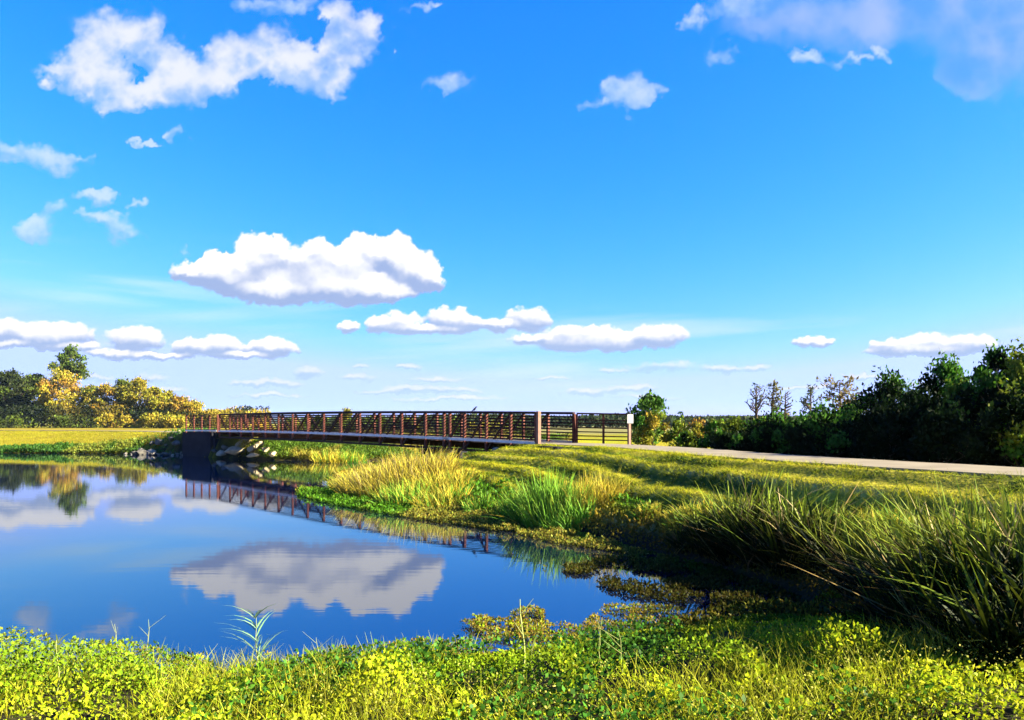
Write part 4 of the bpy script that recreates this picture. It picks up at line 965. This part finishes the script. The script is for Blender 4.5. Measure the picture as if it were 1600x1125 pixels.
# low leafy plants on the right bank between the water and the mown slope
x, y = sample(-12, 9, 9.5, 47, 420000); q = ~inpoly(x, y, POND); x, y = x[q], y[q]; ds = dseg(x, y, POND, True); nzv = fbm(x*.6, y*.5, 311, 4)
k = (ds < np.where(y < 27, .5+1.5*nzv, 1.2+2.2*nzv)) & (y > 10) & (x < 8) & (y < 46) & (x > -11.5); x, y, ds, nzv = x[k], y[k], ds[k], nzv[k]; kk = R.random(len(x)) < np.clip(11/y, .2, .7); x, y, ds, nzv = x[kk], y[kk], ds[kk], nzv[kk]; n = len(x)
z = np.maximum(ground_z(x, y), 0)+(.06+.30*nzv)*R.random(n)**.6
cc = mixc(vary((.14, .34, .02), n, .45, .15), vary((.74, .58, .06), n, .3, .12), sm(.40, .62, fbm(x*.45, y*.4, 317, 3)+.12*sm(1.0, 3.0, ds))[:, None])
bank_shade = (sm(0, 3, x)*sm(24, 17, y)*sm(1.6, .5, ds))[:, None]; cc = cc*(1-.8*bank_shade)  # lower right bank leaves painted darker to stand in for shadow
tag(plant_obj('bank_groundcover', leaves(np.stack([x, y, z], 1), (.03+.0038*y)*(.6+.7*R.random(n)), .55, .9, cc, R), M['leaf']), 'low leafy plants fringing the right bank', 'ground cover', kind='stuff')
# mown grass of the slope
x, y = sample(-10, 14, 10, 44, 420000); q = ~inpoly(x, y, POND); x, y = x[q], y[q]; ds = dseg(x, y, POND, True); dr = dseg(x, y, PATH_R, False)
k = (ds > 1.0) & (dr > 1.22+.3*fbm(x*3, y*3, 5, 2)) & (y > 11) & (x/y < .72) & (np.abs(x-B0.x-(y-36)*-.86)+0 > -99)
front = x < np.interp(y, [0, 7, 9, 15.4, 22.5, 28, 32, 35.1, 36.8, 60], [99, 16, 14, 10.4, 7.45, 6.3, 5.15, 3.55, 2.15, -18]); k &= front
k &= R.random(len(x)) < np.clip(1.25-.012*y, .4, 1)
x, y, ds, dr = x[k], y[k], ds[k], dr[k]; n = len(x)
st_ = sm(-.2, .9, np.sin((dr+.07*fbm(x*.25, y*.25, 8))*2*math.pi/1.25)); bl = fbm(x*.7, y*.7, 331, 4)
cc = mixc(vary((.12, .24, .008), n, .5, .12), vary((1.1, 1.05, .03), n, .35, .12), np.clip(sm(.36, .62, fbm(dr*2.6, y*.30, 41, 4))*.85+sm(.6, 1, st_)*.5+.4*(bl-.5), 0, 1)[:, None]*(R.random((n, 1)) < .88))
P = np.stack([x, y, ground_z(x, y)-.01], 1); hh = (.03+.05*R.random(n))*(1+1.1*sm(.5, .62, fbm(x*1.6, y*1.6, 335, 3)))*(.8+.5*st_)
tag(plant_obj('mown_grass', blades(P, hh*.85, .010+.0007*y, R.normal(size=(n, 2))*.8, .4*R.random(n), cc*.8, cc, 1, R), M['leaf']), 'short mown grass with rows of dry clippings on the slope below the path', 'grass', kind='stuff')
# lawn and shore plants on the far left
x, y = sample(-75, -26, 76, 108, 170000); q = ~inpoly(x, y, POND); x, y = x[q], y[q]; dl = dseg(x, y, PATH_L, False); k = dl > 1.5; x, y = x[k], y[k]; n = len(x)
cc = vary((.60, .56, .035), n, .5, .12)*(.6+.8*fbm(x*.35, y*.6, 381, 4))[:, None]
tag(plant_obj('left_lawn', blades(np.stack([x, y, ground_z(x, y)], 1), .06+.10*R.random(n), .05, R.normal(size=(n, 2))*.3, .2*R.random(n), cc*.9, cc, 1, R), M['leaf']), 'yellow green lawn on the far left bank', 'grass', kind='stuff')
x, y = sample(-75, -27, 68, 82, 160000); ds = dseg(x, y, POND, True); q = (inpoly(x, y, POND) & (ds < .5)) | (~inpoly(x, y, POND) & (ds < 1.7)); q &= ~((x > -36.5) & (y < 79) & (R.random(len(x)) < .85)); x, y, ds = x[q], y[q], ds[q]; nz_ = fbm(x*.35, y*.3, 341, 4); n = len(x)
z = np.maximum(ground_z(x, y), 0)+(.12+.75*nz_**1.5)*R.random(n)**.6
cc = mixc(vary((.09, .24, .03), n, .4, .12), vary((.40, .46, .06), n, .3, .12), sm(.5, .65, fbm(x*.3+5, y*.3, 343, 3))[:, None])
tag(plant_obj('shore_plants', leaves(np.stack([x, y, z], 1), .20*(.6+.7*R.random(n)), .6, .9, cc, R), M['leaf']), 'dense green plants along the waterline of the far left bank', 'ground cover', kind='stuff')
# planted bank under and behind the bridge
x, y = sample(-26, 6, 57, 74, 150000); q = ~inpoly(x, y, POND); x, y = x[q], y[q]; ds = dseg(x, y, POND, True); k = (ds < 7) & (x > -23.5+.0*y); x, y, ds = x[k], y[k], ds[k]; nz_ = fbm(x*.4, y*.4, 351, 4); n = len(x)
z = ground_z(x, y)+(.15+.8*nz_)*R.random(n)**.6
cc = mixc(vary((.16, .30, .03), n, .4, .12), vary((.66, .56, .08), n, .3, .12), sm(.45, .6, fbm(x*.35+5, y*.4, 353, 3))[:, None])
tag(plant_obj('creek_bank_plants', leaves(np.stack([x, y, z], 1), .17*(.6+.7*R.random(n)), .5, .9, cc, R), M['leaf']), 'leafy green and yellow plants on the far creek bank under the footbridge', 'ground cover', kind='stuff')

x, y = sample(-235, -88, 268, 300, 26000); q = x/y < -.315; x, y = x[q], y[q]; n = len(x); pxn = 800+1200*x/y
hh = (4+9*fbm(x*.06, y*.03, 371, 4))*(1-.25*sm(180, 320, pxn)); P = np.stack([x, y, ground_z(x, y, False)+hh*R.random(n)**.8], 1)
mixg = (sm(.46, .6, fbm(x*.05, y*.02+9, 373, 3))*sm(60, 190, pxn))[:, None]; cc = mixc(vary((.022, .036, .010), n, .5, .15), vary((.62, .46, .05), n, .4, .12), mixg)
tag(plant_obj('undergrowth', leaves(P, .85*(.6+.7*R.random(n)), .6, .9, cc, R), M['far_leaf']), 'dark and golden undergrowth filling the foot of the left wood', 'undergrowth', kind='stuff')

# coarser tufts left standing between the mower rows
nt_ = 5200; x, y = sample(-9, 13, 11, 40, nt_); dr = dseg(x, y, PATH_R, False); ds = dseg(x, y, POND, True)
fr = x < np.interp(y, [0, 7, 9, 15.4, 22.5, 28, 32, 35.1, 36.8, 60], [99, 16, 14, 10.4, 7.45, 6.3, 5.15, 3.55, 2.15, -18])
k = fr & ~inpoly(x, y, POND) & (ds > 1.3) & (dr > 1.7) & (x/y < .72) & (fbm(dr*2.6, y*.30, 41, 4)+.25*(R.random(nt_)-.5) < .50); x, y = x[k], y[k]
rep = 16; tx = np.repeat(x, rep)+R.normal(size=len(x)*rep)*.07; ty = np.repeat(y, rep)+R.normal(size=len(x)*rep)*.07; n = len(tx)
lg = vary((.10, .19, .012), n, .6, .15); lg2 = vary((.55, .60, .05), n, .4, .12)
tag(plant_obj('coarse_grass_tufts', blades(np.stack([tx, ty, ground_z(tx, ty)-.01], 1), .04+.08*R.random(n), .012+.0009*ty, R.normal(size=(n, 2))*.7, .5*R.random(n), lg, lg2, 2, R), M['leaf']), 'coarse darker grass tufts dotted over the mown slope', 'grass', kind='stuff')

# dark undergrowth behind the path
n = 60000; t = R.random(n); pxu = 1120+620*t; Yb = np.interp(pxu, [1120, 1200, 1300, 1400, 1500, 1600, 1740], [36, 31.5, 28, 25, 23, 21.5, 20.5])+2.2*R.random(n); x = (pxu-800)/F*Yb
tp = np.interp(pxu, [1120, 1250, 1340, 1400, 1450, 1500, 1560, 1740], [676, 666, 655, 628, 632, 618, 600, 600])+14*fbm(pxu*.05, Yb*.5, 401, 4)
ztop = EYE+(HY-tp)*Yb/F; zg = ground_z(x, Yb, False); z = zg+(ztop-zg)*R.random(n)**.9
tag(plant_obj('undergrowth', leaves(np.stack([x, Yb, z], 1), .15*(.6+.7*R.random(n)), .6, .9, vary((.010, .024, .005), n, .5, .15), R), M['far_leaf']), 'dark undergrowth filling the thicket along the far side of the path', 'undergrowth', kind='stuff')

# the air: far things fade towards blue
mb = MB(); x0, x1, y0, y1, z0, z1 = -3300, 3300, -450, 3200, -5.5, 60
mb.add([(x0, y0, z0), (x1, y0, z0), (x1, y1, z0), (x0, y1, z0), (x0, y0, z1), (x1, y0, z1), (x1, y1, z1), (x0, y1, z1)], [(3, 2, 1, 0), (4, 5, 6, 7), (0, 1, 5, 4), (1, 2, 6, 5), (2, 3, 7, 6), (3, 0, 4, 7)])
m, hnt, out = new_mat('air'); pv = N(hnt, 'ShaderNodeVolumePrincipled'); pv.inputs['Color'].default_value = (.55, .75, .95, 1); pv.inputs['Density'].default_value = .00004; pv.inputs['Anisotropy'].default_value = .2
hnt.links.new(pv.outputs[0], out.inputs['Volume'])
tag(mb.build('haze', m), 'pale blue haze in the air', 'haze', kind='stuff')
